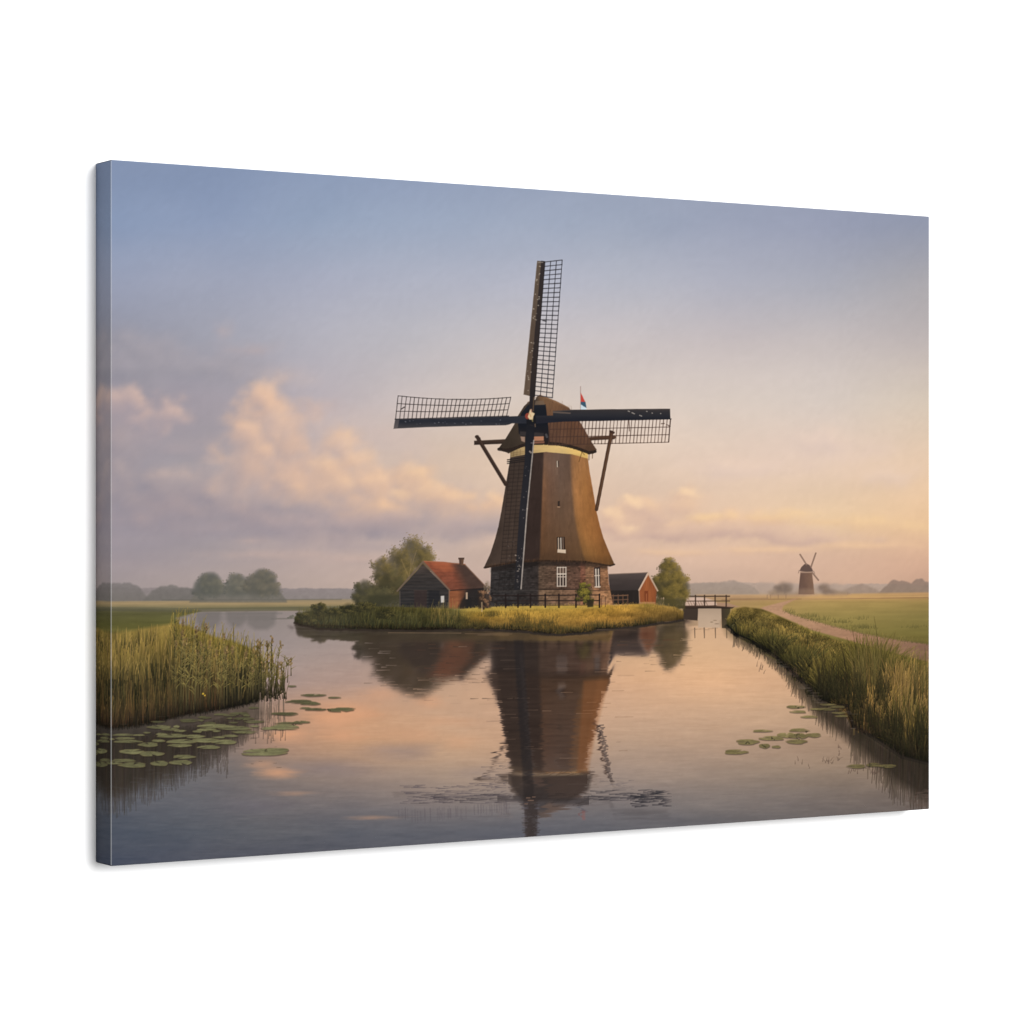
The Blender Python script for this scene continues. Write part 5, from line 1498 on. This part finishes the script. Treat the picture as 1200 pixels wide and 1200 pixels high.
MAT = canvas_material(INKNAME)
root = bpy.data.objects.new('canvas_print', None)
scene.collection.objects.link(root)
root.location = (0, 0, CZ - CH / 2)
root.empty_display_size = 0.1
root['label'] = 'gallery-wrapped canvas print of a thatched windmill mirrored in calm water at sunrise'
root['category'] = 'canvas print'

R = 0.0007                                   # radius of the folded canvas edge
NU, NV = 1401, 1141
ga = np.linspace(R, CW - R, NU)
gb = np.linspace(R, CH - R, NV)
GA, GB = np.meshgrid(ga, gb)                 # rows run upwards
PX, PY = on_sheet(GA, GB)
GCOL = ink_at(PX, PY).astype(np.float32)
GCO = np.stack([GA - CW / 2, np.zeros_like(GA), GB], -1).astype(np.float32)
cx_, cy_ = on_sheet((GA[:-1, :-1] + GA[1:, 1:]) / 2, (GB[:-1, :-1] + GB[1:, 1:]) / 2)
CID = ids[np.clip(((cy_ - Y0) * S).round().astype(int), 0, H - 1), np.clip(((cx_ - X0) * S).round().astype(int), 0, W - 1)]
SR = np.sqrt(GCOL)                           # perceptual-ish, to judge how flat a patch is
taken = np.zeros(CID.shape, bool)
Q, QI = [], []
for k in (8, 4, 2, 1):
    rr = np.arange(0, (NV - 1) // k * k, k)
    cc = np.arange(0, (NU - 1) // k * k, k)
    R0, C0 = np.meshgrid(rr, cc, indexing='ij')
    ok = ~taken[R0, C0]
    first = CID[R0, C0]
    if k > 1:
        c00, c01, c10, c11 = SR[R0, C0], SR[R0, C0 + k], SR[R0 + k, C0], SR[R0 + k, C0 + k]
        for i in range(k):
            for j in range(k):
                ok &= (CID[R0 + i, C0 + j] == first) & ~taken[R0 + i, C0 + j]
        for i in range(0, k + 1, max(1, k // 4)):
            for j in range(0, k + 1, max(1, k // 4)):
                u, v = j / k, i / k
                e = (c00 * (1 - u) + c01 * u) * (1 - v) + (c10 * (1 - u) + c11 * u) * v - SR[R0 + i, C0 + j]
                ok &= np.abs(e).max(-1) < 0.006
    r_, c_ = R0[ok], C0[ok]
    for i in range(k):
        for j in range(k):
            taken[r_ + i, c_ + j] = True
    vi = lambda a, b: a * NU + b
    Q.append(np.stack([vi(r_, c_), vi(r_, c_ + k), vi(r_ + k, c_ + k), vi(r_ + k, c_)], 1))
    QI.append(first[ok])
Q, QI = np.concatenate(Q), np.concatenate(QI)
flat_co, flat_col = GCO.reshape(-1, 3), GCOL.reshape(-1, 3)

made = {}
for i, (name, parent, label) in enumerate(PARTS):
    q = Q[QI == i]
    if len(q) == 0:
        continue
    used, inv = np.unique(q.ravel(), return_inverse=True)
    me = make_mesh(name, flat_co[used], inv.reshape(-1, 4), flat_col[used], MAT)
    o = add_object(name, me, made.get(parent, root) if parent is not None else root)
    if label:
        o['label'] = label
    made[i] = o


def strip(name, a, b, prof, flip, pale=0.0):
    """the print wrapped over one edge: a, b run along the edge, prof = [(inset, depth, mirror distance)]"""
    co, col = [], []
    for (ins, dep, mir) in prof:
        A_, B_ = a(ins), b(ins)
        co.append(np.stack([A_ - CW / 2, np.full_like(A_, dep), B_], -1))
        A2, B2 = a(mir), b(mir)
        x, y = on_sheet(A2, B2)
        cl = ink_at(x, y)
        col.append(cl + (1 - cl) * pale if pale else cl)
    n, m = len(prof), len(co[0])
    co, col = np.concatenate(co), np.concatenate(col)
    r0_, c0_ = np.meshgrid(np.arange(n - 1), np.arange(m - 1), indexing='ij')
    r0_, c0_ = r0_.ravel(), c0_.ravel()
    q = np.stack([r0_ * m + c0_, r0_ * m + c0_ + 1, (r0_ + 1) * m + c0_ + 1, (r0_ + 1) * m + c0_], 1)
    if flip:
        q = q[:, ::-1]
    me = make_mesh(name, co, q, col, MAT)
    return add_object(name, me, root)


side = [(0.0, R, 0.0006)] + [(0.0, R + (CD - R) * t, (CD - R) * t + .0006) for t in np.linspace(0, 1, 25)[1:]]
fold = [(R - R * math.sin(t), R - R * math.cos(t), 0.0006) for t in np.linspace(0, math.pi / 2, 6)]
full_b = np.linspace(R, CH - R, 900)
full_a = np.linspace(R, CW - R, 900)
one_b, one_a = np.ones(900), np.ones(900)
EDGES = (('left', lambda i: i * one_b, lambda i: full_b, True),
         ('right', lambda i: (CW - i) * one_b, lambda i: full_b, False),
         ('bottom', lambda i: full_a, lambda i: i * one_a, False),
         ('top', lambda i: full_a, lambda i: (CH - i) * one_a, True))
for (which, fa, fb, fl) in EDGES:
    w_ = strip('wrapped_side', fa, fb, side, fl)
    f_ = strip('folded_edge', fa, fb, fold, fl, {'left': 0.13, 'right': 0.05}.get(which, 0.0))  # left and right folds whitened: the edge highlight is mixed into the ink colour
